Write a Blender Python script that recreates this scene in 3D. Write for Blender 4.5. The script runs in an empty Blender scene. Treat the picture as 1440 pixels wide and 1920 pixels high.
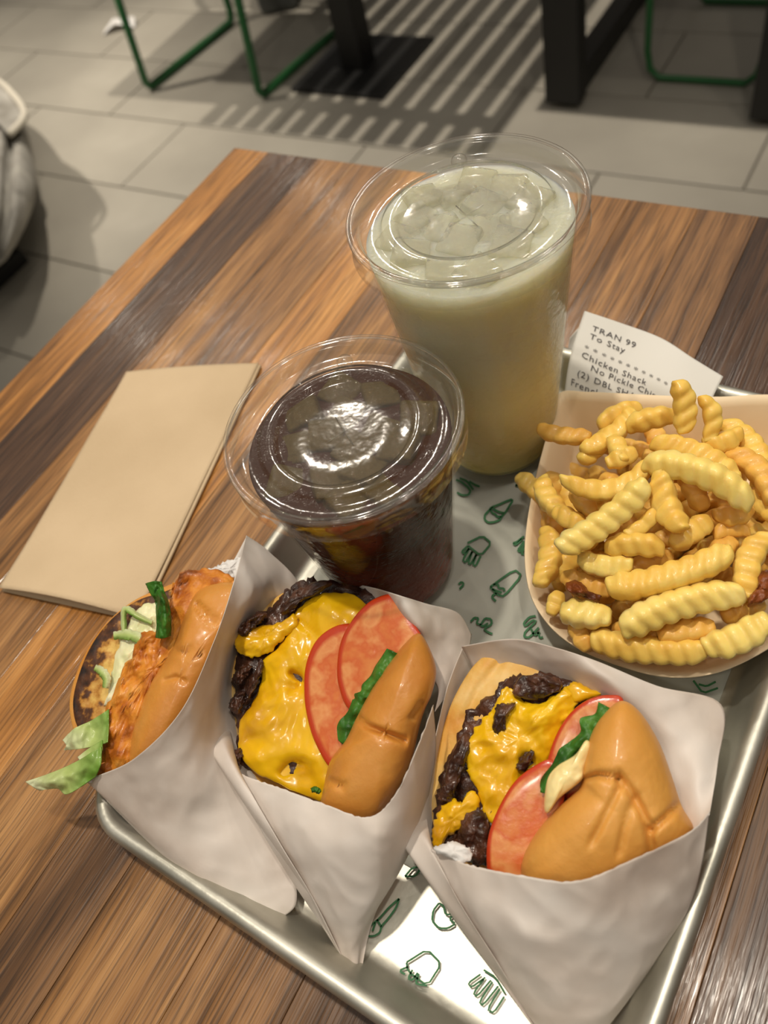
import bpy, bmesh, math, random
import numpy as np
from mathutils import Vector, Matrix, noise
random.seed(7)
sc = bpy.context.scene
COL = sc.collection
# ------------------------------------------------------------------ camera
TZ = 0.74                                   # table top height above the floor
FPX, PITCH, ROLL, CH = 1534.0, 0.9211, -0.3434, 0.353
Fv = Vector((0, math.cos(PITCH), -math.sin(PITCH))); Rv = Vector((1, 0, 0)); Uv = Rv.cross(Fv)
R2 = Rv*math.cos(ROLL)+Uv*math.sin(ROLL); U2 = Uv*math.cos(ROLL)-Rv*math.sin(ROLL)
CAMO = Vector((0, 0, TZ+CH))
cam = bpy.data.cameras.new('camera'); camo = bpy.data.objects.new('camera', cam); COL.objects.link(camo)
cam.sensor_fit = 'VERTICAL'; cam.sensor_height = 36; cam.sensor_width = 27; cam.lens = FPX/1920*36
cam.clip_start = .01
m = Matrix.Identity(4)
for i, v in enumerate((R2, U2, -Fv)):
    for k in range(3): m[k][i] = v[k]
m.translation = CAMO
camo.matrix_world = m
cam.dof.use_dof = True; cam.dof.focus_distance = .345; cam.dof.aperture_fstop = cam.lens/3.2
sc.camera = camo
# ------------------------------------------------------------------ light
def srgb(c):
    return tuple(((x/255)/12.92 if x/255 <= .04045 else ((x/255+.055)/1.055)**2.4) for x in c)
w = bpy.data.worlds.new('dim_restaurant'); sc.world = w; w.use_nodes = True
w.node_tree.nodes['Background'].inputs[0].default_value = (1.0, .93, .83, 1)
w.node_tree.nodes['Background'].inputs[1].default_value = .33
def lamp(name, loc, power, radius, col=(1, .90, .76), spot=None, blend=.6, aim=None):
    l = bpy.data.lights.new(name, 'SPOT' if spot else 'POINT'); l.energy = power; l.color = col
    l.shadow_soft_size = radius
    if spot: l.spot_size = math.radians(spot); l.spot_blend = blend
    o = bpy.data.objects.new(name, l); COL.objects.link(o); o.location = loc
    if aim: o.rotation_euler = (Vector(aim)-Vector(loc)).to_track_quat('-Z', 'Y').to_euler()
    return o
lamp('pendant_lamp', (-.12, .50, 2.60), 58, .04, spot=32, blend=.8, aim=(.03, .34, .74))
lamp('pendant_lamp', (.38, .05, 2.50), 19, .04)
lamp('unseen_lamp', (-.75, -.5, 2.8), 12, .04)  # added weak light out of view, for more sparkle on the lids
lamp('unseen_lamp', (1.0, .9, 2.8), 12, .04)  # another added sparkle light, opposite side
lamp('unseen_lamp', (-1.2, 2.9, 2.7), 250, .05, spot=52, blend=.9, aim=(-.85, 2.75, 0))  # added spot that brightens the left floor and spares the stripes
lamp('unseen_lamp', (.42, 2.12, 2.7), 190, .018, spot=56, blend=.5, aim=(.45, 2.25, 0))
for dl in ((.02, 2.2, 2.75), (.5, 2.95, 2.75), (-.45, 2.55, 2.75), (.95, 2.2, 2.75)):
    lamp('glint_light', dl, 13, .03, spot=22, blend=.6, aim=(.03, .26, .82))  # added spots, placed so the lids and rims catch glints
sc.view_settings.view_transform = 'Standard'; sc.view_settings.look = 'None'
sc.view_settings.gamma = 1; sc.view_settings.use_curve_mapping = False
sc.view_settings.exposure = 0.25
sc.cycles.transparent_max_bounces = 24
sc.cycles.max_bounces = 10
sc.cycles.use_denoising = True
# ------------------------------------------------------------------ helpers
def P(px, py, h):
    """world point seen at a pixel of the photograph, h mm above the table top"""
    d = Fv+R2*((px-720)/FPX)-U2*((py-960)/FPX)
    t = (TZ+h/1000-CAMO.z)/d.z
    return CAMO+d*t
def link(name, me, mat, parent=None, smooth=True):
    o = bpy.data.objects.new(name, me); COL.objects.link(o)
    if mat is not None:
        me.materials.clear(); me.materials.append(mat)
    if smooth and len(me.polygons): me.polygons.foreach_set('use_smooth', [True]*len(me.polygons))
    if parent is not None:
        o.parent = parent; o.matrix_parent_inverse = Matrix.Translation(-Vector(parent.location)) if parent.rotation_euler.z == 0 else parent.matrix_basis.inverted()
    return o
def mesh(name, verts, faces):
    me = bpy.data.meshes.new(name); me.from_pydata([tuple(v) for v in verts], [], faces); me.update(); return me
def tag(o, label=None, cat=None, group=None, kind=None):
    if label: o['label'] = label
    if cat: o['category'] = cat
    if group: o['group'] = group
    if kind: o['kind'] = kind
    return o
def thing(name, label, cat, loc, group=None):
    o = bpy.data.objects.new(name, None); COL.objects.link(o); o.location = loc; o.empty_display_size = .02
    return tag(o, label, cat, group)
def fix_normals(me):
    bm = bmesh.new(); bm.from_mesh(me); bmesh.ops.recalc_face_normals(bm, faces=bm.faces); bm.to_mesh(me); bm.free()
def box_me(name, c, s, rz=0, bev=0):
    bm = bmesh.new(); bmesh.ops.create_cube(bm, size=1)
    bmesh.ops.scale(bm, vec=s, verts=bm.verts)
    if bev: bmesh.ops.bevel(bm, geom=bm.edges[:], offset=bev, segments=2, profile=.5, affect='EDGES')
    bmesh.ops.rotate(bm, matrix=Matrix.Rotation(rz, 3, 'Z'), verts=bm.verts)
    bmesh.ops.translate(bm, vec=c, verts=bm.verts)
    me = bpy.data.meshes.new(name); bm.to_mesh(me); bm.free(); return me
def tube_me(name, pts, r, seg=10):
    pts = [Vector(p) for p in pts]; vs = []; fs = []
    n = len(pts)
    up = None
    for i, p in enumerate(pts):
        t = (pts[min(i+1, n-1)]-pts[max(i-1, 0)]).normalized()
        if up is None or abs(t.dot(up)) > .95: up = Vector((0, 0, 1)) if abs(t.z) < .9 else Vector((1, 0, 0))
        a = t.cross(up).normalized(); b = a.cross(t).normalized()
        up = b
        for k in range(seg):
            an = 2*math.pi*k/seg; vs.append(p+(a*math.cos(an)+b*math.sin(an))*r)
    for i in range(n-1):
        for k in range(seg):
            fs.append((i*seg+k, i*seg+(k+1) % seg, (i+1)*seg+(k+1) % seg, (i+1)*seg+k))
    fs.append(tuple(range(seg))); fs.append(tuple(range((n-1)*seg, n*seg)))
    me = mesh(name, vs, fs); fix_normals(me); return me
def lathe_me(name, prof, c, seg=96):
    vs = []; fs = []
    for r, z in prof:
        for k in range(seg):
            a = 2*math.pi*k/seg; vs.append((c[0]+r*math.cos(a), c[1]+r*math.sin(a), c[2]+z))
    for i in range(len(prof)-1):
        for k in range(seg):
            fs.append((i*seg+k, i*seg+(k+1) % seg, (i+1)*seg+(k+1) % seg, (i+1)*seg+k))
    for i in (0, len(prof)-1):
        if 0 < prof[i][0] < 2e-4: fs.append(tuple(range(i*seg, (i+1)*seg)))
    me = mesh(name, vs, fs); fix_normals(me); return me
def crom(p, t):
    """Catmull-Rom through the list p at t in 0..len-1; values are tuples"""
    n = len(p); i = min(int(t), n-2); f = t-i
    a, b, c, d = p[max(i-1, 0)], p[i], p[i+1], p[min(i+2, n-1)]
    return tuple(.5*(2*B+(C-A)*f+(2*A-5*B+4*C-D)*f*f+(3*B-A-3*C+D)*f**3) for A, B, C, D in zip(a, b, c, d))
def crom_closed(p, N):
    q = [p[-1]]+list(p)+[p[0], p[1]]
    out = []
    for k in range(N):
        t = k/N*len(p); out.append(crom(q, 1+t))
    return out
def nz(v, s): return noise.noise(Vector(v)*s)
def seg_dist(px, py, line):
    best = 1e9
    for (x0, y0), (x1, y1) in zip(line, line[1:]):
        dx, dy = x1-x0, y1-y0; L = dx*dx+dy*dy
        t = max(0, min(1, ((px-x0)*dx+(py-y0)*dy)/L)) if L else 0
        d = math.hypot(px-x0-t*dx, py-y0-t*dy)
        if d < best: best = d
    return best
def blob(name, outline, hb, T, B, mat, parent=None, N=110, M=22, center=None, pw=2.2, jag=0, jagf=.05,
         nA=0, nS=60, grooves=(), bumps=(), seed=0, flat=False):
    """closed solid grown from a ring: hb = ring height (mm) by pixel, T bulge towards the eye, B bulge behind"""
    o = crom_closed(outline, N)
    o0 = o
    if jag: o = [(x+jag*(nz((x, y, seed), jagf)+.6*nz((x, y, seed+9), jagf*2.7)), y+jag*(nz((x, y, seed+5), jagf)+.6*nz((x, y, seed+14), jagf*2.7))) for x, y in o]
    if center is None: center = (sum(x for x, y in o)/N, sum(y for x, y in o)/N)
    cx, cy = center
    vs = []; fs = []; at_s = []; at_a = []
    for side in (1, -1):
        for i in range(M):
            s = math.sin((i+.0001)/(M)*math.pi/2) if not flat else (i+.0001)/M
            pr = (1-s**pw)**(1/pw)
            for k, (ox, oy) in enumerate(o):
                gx, gy = o0[k]; e = s**7
                x, y = cx+s*(gx+(ox-gx)*e-cx), cy+s*(gy+(oy-gy)*e-cy)
                h = hb(x, y)
                if side == 1:
                    h += T*pr
                    for ln, wd, dp in grooves:
                        h -= dp*math.exp(-(seg_dist(x, y, ln)/wd)**2)*min(1, pr*2.5)
                    for bx, by, br, ba in bumps:
                        h += ba*math.exp(-((x-bx)**2+(y-by)**2)/br**2)
                    if nA:
                        p = P(x, y, h); h += nA*(nz(p+Vector((seed, 0, 0)), nS)+.5*nz(p+Vector((0, seed, 0)), nS*2.3)+.25*nz(p, nS*5))*min(1, pr*1.6+.15)
                else: h -= B*pr
                vs.append(P(x, y, h)); at_s.append(s); at_a.append(k/N)
    rim = len(vs)
    for x, y in o: vs.append(P(x, y, hb(x, y))); at_s.append(1); at_a.append(0)
    for side in (0, 1):
        b0 = side*M*N
        for i in range(M):
            for k in range(N):
                k2 = (k+1) % N
                a, b = b0+i*N+k, b0+i*N+k2
                c, d = (b0+(i+1)*N+k2, b0+(i+1)*N+k) if i < M-1 else (rim+k2, rim+k)
                fs.append((a, b, c, d) if side else (a, d, c, b))
    fs.append(tuple(range(N))); fs.append(tuple(range(M*N, M*N+N)))
    me = mesh(name, vs, fs)
    a = me.attributes.new('rad', 'FLOAT', 'POINT'); a.data.foreach_set('value', at_s)
    a = me.attributes.new('ang', 'FLOAT', 'POINT'); a.data.foreach_set('value', at_a)
    fix_normals(me)
    return link(name, me, mat, parent)
def sheet(name, grid, mat, parent=None, sub=10, th=.00018, nA=0, nS=40, seed=0, world=False, edge=0, cre=0):
    """thin sheet through rows of (px, py, h) control points; real thickness"""
    R = len(grid); Cn = len(grid[0]); nu = (R-1)*sub+1; nv = (Cn-1)*sub+1
    fn = (lambda p: Vector(p)) if world else (lambda p: P(*p))
    vs = []; rr = []
    for i in range(nu):
        row = [crom([grid[r][c] for r in range(R)], i/sub) for c in range(Cn)]
        for j in range(nv):
            q = crom(row, j/sub)
            if edge and (i == 0):
                q = (q[0]+edge*nz((j*.9, seed, 0), 1), q[1]+edge*nz((j*.9, seed, 5), 1))+tuple(q[2:])
            p = fn(q)
            if nA:
                d = nA*(nz(p+Vector((seed, 0, 0)), nS)+.4*nz(p, nS*2.7))
                if cre:
                    for f_, a_ in ((.45, 1), (.9, .8), (2.0, .45)): d += cre*a_*(1-abs(nz(p+Vector((f_, seed, 3)), nS*f_)))**3
                p = p+(CAMO-p).normalized()*d*.001
            vs.append(p); rr.append(j/(nv-1))
    fs = [(i*nv+j, i*nv+j+1, (i+1)*nv+j+1, (i+1)*nv+j) for i in range(nu-1) for j in range(nv-1)]
    me = mesh(name, vs, fs)
    a = me.attributes.new('rad', 'FLOAT', 'POINT'); a.data.foreach_set('value', rr)
    o = link(name, me, mat, parent)
    if th:
        md = o.modifiers.new('thick', 'SOLIDIFY'); md.thickness = th; md.offset = 0
    return o
# ------------------------------------------------------------------ materials
def nmat(name, stops, scale=20, detail=4, rough=.5, bump=0, bscale=None, coat=0, sss=0, sssr=(1, .5, .25), sscale=.004,
         attr=None, attr_mix=0, stretch=None, metal=0, spec=.5, trans=0, ior=1.45, dist=0, translucent=0, bdetail=4, rvar=0):
    mt = bpy.data.materials.new(name); mt.use_nodes = True; nt = mt.node_tree; N = nt.nodes; L = nt.links
    b = N['Principled BSDF']; out = N['Material Output']
    tc = N.new('ShaderNodeTexCoord'); src = tc.outputs['Object']
    if stretch:
        mp = N.new('ShaderNodeMapping'); mp.inputs['Scale'].default_value = stretch; L.new(src, mp.inputs[0]); src = mp.outputs[0]
    n = N.new('ShaderNodeTexNoise'); n.inputs['Scale'].default_value = scale; n.inputs['Detail'].default_value = detail
    n.inputs['Distortion'].default_value = dist
    L.new(src, n.inputs['Vector'])
    fac = n.outputs['Fac']
    if attr:
        at = N.new('ShaderNodeAttribute'); at.attribute_name = attr
        mx = N.new('ShaderNodeMix'); mx.data_type = 'FLOAT'; mx.inputs[0].default_value = attr_mix
        L.new(fac, mx.inputs[2]); L.new(at.outputs['Fac'], mx.inputs[3]); fac = mx.outputs[0]
    r = N.new('ShaderNodeValToRGB'); L.new(fac, r.inputs[0])
    e = r.color_ramp.elements
    while len(e) < len(stops): e.new(.5)
    for k, (p, c) in enumerate(stops): e[k].position = p; e[k].color = (*srgb(c), 1)
    L.new(r.outputs[0], b.inputs['Base Color'])
    b.inputs['Roughness'].default_value = rough; b.inputs['Metallic'].default_value = metal
    b.inputs['Specular IOR Level'].default_value = spec; b.inputs['IOR'].default_value = ior
    b.inputs['Coat Weight'].default_value = coat; b.inputs['Coat Roughness'].default_value = .12
    b.inputs['Transmission Weight'].default_value = trans
    if rvar:
        ma = N.new('ShaderNodeMapRange'); ma.inputs[3].default_value = max(.02, rough-rvar); ma.inputs[4].default_value = rough+rvar
        ma.inputs[1].default_value = .3; ma.inputs[2].default_value = .7
        L.new(n.outputs['Fac'], ma.inputs[0]); L.new(ma.outputs[0], b.inputs['Roughness'])
    if sss:
        b.inputs['Subsurface Weight'].default_value = sss; b.inputs['Subsurface Radius'].default_value = sssr
        b.inputs['Subsurface Scale'].default_value = sscale
    if bump:
        n2 = N.new('ShaderNodeTexNoise'); n2.inputs['Scale'].default_value = bscale or scale; n2.inputs['Detail'].default_value = bdetail
        L.new(src, n2.inputs['Vector'])
        bp = N.new('ShaderNodeBump'); bp.inputs['Strength'].default_value = bump; bp.inputs['Distance'].default_value = .001
        L.new(n2.outputs['Fac'], bp.inputs['Height']); L.new(bp.outputs[0], b.inputs['Normal'])
    if translucent:
        tr = N.new('ShaderNodeBsdfTranslucent'); L.new(r.outputs[0], tr.inputs[0])
        ms = N.new('ShaderNodeMixShader'); ms.inputs[0].default_value = translucent
        L.new(b.outputs[0], ms.inputs[1]); L.new(tr.outputs[0], ms.inputs[2]); L.new(ms.outputs[0], out.inputs[0])
    return mt
def plain(name, c, rough=.5, **k): return nmat(name, [(.3, tuple(x*.96 for x in c)), (.7, c)], rough=rough, **k)
def clear_plastic(name, tint=(1, 1, 1), body=.03, bump=.0, f0=.05, gain=.8):
    """thin clear PET: see-through with a Fresnel sheen"""
    mt = bpy.data.materials.new(name); mt.use_nodes = True; nt = mt.node_tree; N = nt.nodes; L = nt.links
    out = N['Material Output']; N.remove(N['Principled BSDF'])
    tr = N.new('ShaderNodeBsdfTransparent'); tr.inputs[0].default_value = (*tint, 1)
    gl = N.new('ShaderNodeBsdfGlossy'); gl.inputs['Roughness'].default_value = .10
    df = N.new('ShaderNodeBsdfDiffuse'); df.inputs[0].default_value = (.8, .78, .72, 1)
    fa = N.new('ShaderNodeLayerWeight'); fa.inputs[0].default_value = .5
    pw_ = N.new('ShaderNodeMath'); pw_.operation = 'POWER'; pw_.inputs[1].default_value = 3.6; L.new(fa.outputs['Facing'], pw_.inputs[0])
    lw = N.new('ShaderNodeMath'); lw.operation = 'MULTIPLY_ADD'; lw.inputs[1].default_value = gain; lw.inputs[2].default_value = f0; L.new(pw_.outputs[0], lw.inputs[0])
    if bump:
        n2 = N.new('ShaderNodeTexNoise'); n2.inputs['Scale'].default_value = 160
        tc = N.new('ShaderNodeTexCoord'); L.new(tc.outputs['Object'], n2.inputs['Vector'])
        bp = N.new('ShaderNodeBump'); bp.inputs['Strength'].default_value = bump; bp.inputs['Distance'].default_value = .001
        L.new(n2.outputs['Fac'], bp.inputs['Height']); L.new(bp.outputs[0], gl.inputs['Normal']); L.new(bp.outputs[0], fa.inputs['Normal'])
    m1 = N.new('ShaderNodeMixShader'); m1.inputs[0].default_value = body
    L.new(tr.outputs[0], m1.inputs[1]); L.new(df.outputs[0], m1.inputs[2])
    m2 = N.new('ShaderNodeMixShader'); L.new(lw.outputs[0], m2.inputs[0]); L.new(m1.outputs[0], m2.inputs[1]); L.new(gl.outputs[0], m2.inputs[2])
    L.new(m2.outputs[0], out.inputs[0]); return mt
M = {}
M['grout'] = plain('tile_grout', (124, 119, 109), .9)
M['tile'] = nmat('grey_floor_tile', [(.25, (139, 134, 124)), (.6, (154, 149, 138)), (.8, (165, 160, 149))], scale=3, detail=5, rough=.5, bump=.05, bscale=90)
M['black'] = plain('black_powder_coat', (24, 24, 24), .5)
M['green'] = plain('green_powder_coat', (38, 96, 52), .45)
M['alu'] = nmat('worn_aluminium', [(.3, (172, 170, 158)), (.7, (204, 202, 191))], scale=30, detail=6, rough=.42, metal=.85, bump=.12, bscale=220, rvar=.07)
M['liner'] = nmat('greaseproof_liner', [(.3, (166, 168, 158)), (.7, (184, 185, 176))], scale=18, rough=.7, spec=.2, bump=.25, bscale=70)
M['print'] = plain('green_ink', (52, 112, 70), .6)
M['ink'] = plain('thermal_ink', (70, 66, 68), .7)
M['wrap'] = nmat('waxed_wrap_paper', [(.28, (208, 193, 181)), (.5, (226, 216, 207)), (.72, (234, 228, 222))], scale=26, detail=5, rough=.42, bump=.22, bscale=60, translucent=.18, spec=.4)
M['crumple'] = nmat('crumpled_white_paper', [(.3, (214, 212, 210)), (.7, (232, 230, 228))], scale=40, rough=.6, bump=.6, bscale=120)
M['receipt'] = nmat('thermal_paper', [(.3, (204, 202, 195)), (.7, (216, 214, 208))], scale=10, rough=.55)
M['napkin'] = nmat('brown_napkin', [(.3, (192, 169, 136)), (.7, (206, 183, 150))], scale=14, detail=8, rough=.9, bump=.3, bscale=420)
M['boat'] = nmat('cream_paperboard', [(.3, (232, 208, 170)), (.7, (240, 220, 186))], scale=20, rough=.55)
M['bun'] = nmat('glossy_potato_bun', [(.2, (176, 106, 36)), (.5, (204, 138, 58)), (.78, (220, 164, 88))], scale=26, detail=3, rough=.40, bump=.22, bscale=420, coat=.3, sss=.22, sssr=(1, .45, .15))
M['bun_pale'] = nmat('soft_potato_bun', [(.2, (200, 134, 52)), (.6, (217, 157, 74)), (.85, (227, 174, 96))], scale=20, detail=3, rough=.47, bump=.22, bscale=420, coat=.1, sss=.22, sssr=(1, .45, .15))
M['bun_side'] = nmat('bun_edge_crumb', [(.25, (208, 140, 52)), (.5, (226, 178, 92)), (.8, (240, 212, 150))], scale=60, detail=4, rough=.55, bump=.3, bscale=300, sss=.15)
M['toast'] = nmat('toasted_bun_face', [(.0, (222, 196, 130)), (.50, (216, 178, 96)), (.60, (176, 122, 48)), (.66, (84, 48, 22)), (.78, (36, 22, 16))], scale=190, detail=3, rough=.55, attr='rad', attr_mix=.46, bump=.3, bscale=400, stretch=(1, 1, 1))
M['patty'] = nmat('seared_beef', [(.3, (36, 20, 14)), (.5, (66, 38, 26)), (.68, (104, 66, 46))], scale=120, detail=6, rough=.38, bump=1.0, bscale=420, coat=.3)
M['cheese'] = nmat('melted_cheese', [(.28, (198, 140, 12)), (.42, (228, 176, 16)), (.65, (240, 192, 22))], scale=38, detail=3, rough=.28, bump=.12, bscale=170, coat=.4, sss=.25, sssr=(1, .7, .1))
M['lettuce'] = nmat('dark_green_lettuce', [(.3, (38, 84, 24)), (.55, (66, 124, 38)), (.8, (112, 164, 66))], scale=110, detail=5, rough=.45, bump=.8, bscale=260, coat=.05, translucent=.2)
M['lettuce_pale'] = nmat('pale_lettuce', [(.2, (226, 230, 190)), (.5, (190, 208, 128)), (.8, (118, 164, 60))], scale=60, detail=4, rough=.35, attr='rad', attr_mix=.6, bump=.5, bscale=160, coat=.2, translucent=.25)
M['chicken'] = nmat('fried_chicken_crust', [(.25, (108, 54, 14)), (.40, (174, 94, 22)), (.56, (210, 132, 40)), (.8, (226, 164, 78))], scale=120, detail=7, rough=.45, bump=1.0, bscale=200, bdetail=7, coat=.2)
M['sauce'] = nmat('cream_sauce', [(.3, (236, 212, 140)), (.7, (246, 230, 172))], scale=30, rough=.28, coat=.4, sss=.2)
M['mayo'] = nmat('herb_mayo', [(.3, (206, 210, 150)), (.5, (228, 226, 178)), (.75, (244, 240, 208))], scale=70, detail=4, rough=.3, coat=.3, sss=.2)
M['fry'] = nmat('crinkle_fry', [(.22, (216, 158, 58)), (.42, (236, 194, 90)), (.62, (242, 210, 114)), (.85, (246, 222, 140))], scale=45, detail=4, rough=.45, bump=.25, bscale=300, coat=.15, sss=.3, sssr=(1, .6, .2))
M['fry_pale'] = nmat('pale_fry', [(.22, (232, 190, 86)), (.45, (244, 216, 120)), (.75, (248, 230, 156))], scale=45, detail=4, rough=.42, bump=.25, bscale=300, coat=.2, sss=.3, sssr=(1, .6, .2))
M['fry_dark'] = nmat('browned_fry', [(.22, (202, 136, 50)), (.45, (230, 178, 82)), (.75, (238, 200, 108))], scale=45, detail=4, rough=.48, bump=.3, bscale=300, coat=.1, sss=.2, sssr=(1, .7, .3))
M['crisp'] = nmat('burnt_crisp', [(.3, (84, 40, 14)), (.7, (150, 78, 30))], scale=120, detail=5, rough=.4, bump=.8, bscale=400)
M['denim'] = nmat('grey_washed_denim', [(.3, (116, 112, 104)), (.55, (150, 147, 140)), (.8, (178, 174, 164))], scale=12, detail=6, rough=.9, bump=.3, bscale=300)
M['pet'] = clear_plastic('clear_pet_lid', (.97, .97, .96), .022, .10, .055, 1.0)
M['petcup'] = clear_plastic('clear_pet_cup', (.97, .97, .96), .012, .03, .012, .22)
def tomato_mat():
    mt = nmat('tomato_slice', [(.30, (216, 134, 68)), (.46, (204, 100, 46)), (.58, (222, 150, 90)), (.8, (204, 98, 46))], scale=85, detail=3, rough=.26, bump=.35, bscale=160, coat=.4, sss=.1, sssr=(1, .4, .2))
    nt = mt.node_tree; N = nt.nodes; L = nt.links
    b = N['Principled BSDF']; ramp = [n for n in N if n.type == 'VALTORGB'][0]
    at = N.new('ShaderNodeAttribute'); at.attribute_name = 'rad'
    r2 = N.new('ShaderNodeValToRGB'); e = r2.color_ramp.elements
    e[0].position = .84; e[0].color = (0, 0, 0, 1); e[1].position = .91; e[1].color = (1, 1, 1, 1)
    L.new(at.outputs['Fac'], r2.inputs[0])
    mx = N.new('ShaderNodeMix'); mx.data_type = 'RGBA'
    L.new(r2.outputs[0], mx.inputs[0]); L.new(ramp.outputs[0], mx.inputs[6]); mx.inputs[7].default_value = (*srgb((190, 60, 24)), 1)
    L.new(mx.outputs[2], b.inputs['Base Color']); return mt
M['tomato'] = tomato_mat()
def wood(name, c0, c1, c2):
    mt = bpy.data.materials.new(name); mt.use_nodes = True; nt = mt.node_tree; N = nt.nodes; L = nt.links
    b = N['Principled BSDF']
    tc = N.new('ShaderNodeTexCoord'); oi = N.new('ShaderNodeObjectInfo')
    cmb = N.new('ShaderNodeCombineXYZ'); ml = N.new('ShaderNodeMath'); ml.operation = 'MULTIPLY'; ml.inputs[1].default_value = 37
    L.new(oi.outputs['Random'], ml.inputs[0]); L.new(ml.outputs[0], cmb.inputs[0])
    def streak(sx, sy, det, dist):
        mp = N.new('ShaderNodeMapping'); mp.inputs['Scale'].default_value = (sx, sy, sy*.6)
        L.new(tc.outputs['Object'], mp.inputs[0]); L.new(cmb.outputs[0], mp.inputs['Location'])
        n = N.new('ShaderNodeTexNoise'); n.inputs['Scale'].default_value = 1; n.inputs['Detail'].default_value = det; n.inputs['Distortion'].default_value = dist
        L.new(mp.outputs[0], n.inputs['Vector']); return n.outputs['Fac']
    broad, mid, fine = streak(5, 48, 3, .6), streak(9, 260, 4, .3), streak(26, 900, 2, .2)
    mx = N.new('ShaderNodeMix'); mx.data_type = 'FLOAT'; mx.inputs[0].default_value = .42
    L.new(broad, mx.inputs[2]); L.new(mid, mx.inputs[3])
    r = N.new('ShaderNodeValToRGB'); e = r.color_ramp.elements; e.new(.5)
    for k, (p, c) in enumerate(((.36, c0), (.50, c1), (.64, c2))): e[k].position = p; e[k].color = (*srgb(c), 1)
    L.new(mx.outputs[0], r.inputs[0])
    # dark pores of the open grain
    pr = N.new('ShaderNodeMapRange'); pr.inputs[1].default_value = .36; pr.inputs[2].default_value = .50; pr.inputs[3].default_value = .52; pr.inputs[4].default_value = 1
    L.new(fine, pr.inputs[0])
    dk = N.new('ShaderNodeMix'); dk.data_type = 'RGBA'; dk.blend_type = 'MULTIPLY'; dk.inputs[0].default_value = 1
    L.new(r.outputs[0], dk.inputs[6]); L.new(pr.outputs[0], dk.inputs[7]); L.new(dk.outputs[2], b.inputs['Base Color'])
    rr_ = N.new('ShaderNodeMapRange'); rr_.inputs[1].default_value = .35; rr_.inputs[2].default_value = .65; rr_.inputs[3].default_value = .22; rr_.inputs[4].default_value = .46
    L.new(broad, rr_.inputs[0]); L.new(rr_.outputs[0], b.inputs['Roughness']); b.inputs['Specular IOR Level'].default_value = .42
    b.inputs['Coat Weight'].default_value = .35; b.inputs['Coat Roughness'].default_value = .14
    ad = N.new('ShaderNodeMath'); ad.operation = 'ADD'; L.new(mid, ad.inputs[0]); L.new(fine, ad.inputs[1])
    bp = N.new('ShaderNodeBump'); bp.inputs['Strength'].default_value = .45; bp.inputs['Distance'].default_value = .0007
    L.new(ad.outputs[0], bp.inputs['Height']); L.new(bp.outputs[0], b.inputs['Normal']); L.new(bp.outputs[0], b.inputs['Coat Normal'])
    return mt
WOOD = [wood('plank_honey', (122, 80, 36), (176, 120, 58), (206, 150, 84)),
        wood('plank_walnut', (56, 37, 24), (82, 56, 36), (108, 77, 49)),
        wood('plank_oak', (92, 62, 32), (142, 99, 54), (176, 129, 76)),
        wood('plank_brown', (68, 46, 27), (106, 73, 42), (140, 100, 60))]
# ------------------------------------------------------------------ setting: the floor
S2 = math.sqrt(.5)
def pq(p, q, z=0): return Vector(((p+q)*S2, (p-q)*S2, z))
A45 = math.radians(45)
floor = link('floor', box_me('floor', (0, 1.6, -.026), (9, 9, .04)), M['grout'], smooth=False)
tag(floor, kind='structure')
wm = plain('warm_wall_paint', (172, 160, 142), .8)
for nm, c_, s_ in (('wall_back', (0, 6.15, 1.5), (9, .1, 3.0)), ('wall_front', (0, -2.95, 1.5), (9, .1, 3.0)), ('wall_left', (-4.55, 1.6, 1.5), (.1, 9, 3.0)), ('wall_right', (4.55, 1.6, 1.5), (.1, 9, 3.0))):
    tag(link(nm, box_me(nm, c_, s_), wm, smooth=False), kind='structure')
tw, tl, gap = .296, .6, .005
proto = box_me('floor_tile', (0, 0, 0), (tw-gap, tl-gap, .008), 0, .0012)
k = 0
for i in range(-3, 12):
    for j in range(-7, 5):
        p = .961+tw*(i+.5); q = -.876+tl*(j+.5)+(tl/2 if i % 2 else 0)
        if not (-1.7 < p < 4.6): continue
        c = pq(p, q)
        if abs(c.x) > 2.6 or c.y < .2: continue
        if k == 0: proto.materials.append(M['tile'])
        o = bpy.data.objects.new('floor_tile', proto); COL.objects.link(o)
        o.location = (c.x, c.y, -.004+random.uniform(-.0004, .0004)); o.rotation_euler.z = A45; o.parent = floor; k += 1
# ------------------------------------------------------------------ the table
tc0 = Vector((-.0155, .6897, TZ))
table = thing('dining_table', 'wooden dining table of brown planks carrying the metal tray', 'table', (tc0.x, tc0.y-.5, 0))
av = Vector((-S2, -S2, 0)); bv = Vector((S2, -S2, 0))
LEN = .74
b0 = 0
widths = [.036, .05, .034, .046, .04, .052, .036, .05, .044, .038, .054, .04, .046, .036, .05, .042, .046]
tones = [0, 1, 2, 2, 0, 2, 3, 2, 2, 3, 1, 2, 1, 3, 1, 3, 1]
for wd, tn in zip(widths, tones):
    pl = bpy.data.objects.new('plank', box_me('plank', (0, 0, 0), (LEN, wd-.00015, .034), 0, .00035)); COL.objects.link(pl)
    pl.data.materials.append(WOOD[tn])
    c = tc0+av*(LEN/2)+bv*(b0+wd/2)
    pl.parent = table; pl.matrix_parent_inverse = Matrix.Translation(-Vector(table.location))
    pl.location = (c.x, c.y, TZ-.017); pl.rotation_euler.z = A45
    b0 += wd
def table_leg(u, v):
    c = tc0+av*u+bv*v
    return link('leg', box_me('leg', (c.x, c.y, (TZ-.034)/2), (.05, .05, TZ-.034), A45, .003), M['black'], table, False)
for u in (.10, LEN-.1):
    for v in (.10, b0-.1): table_leg(u, v)
# ------------------------------------------------------------------ background furniture
FH = -TZ*1000
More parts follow.
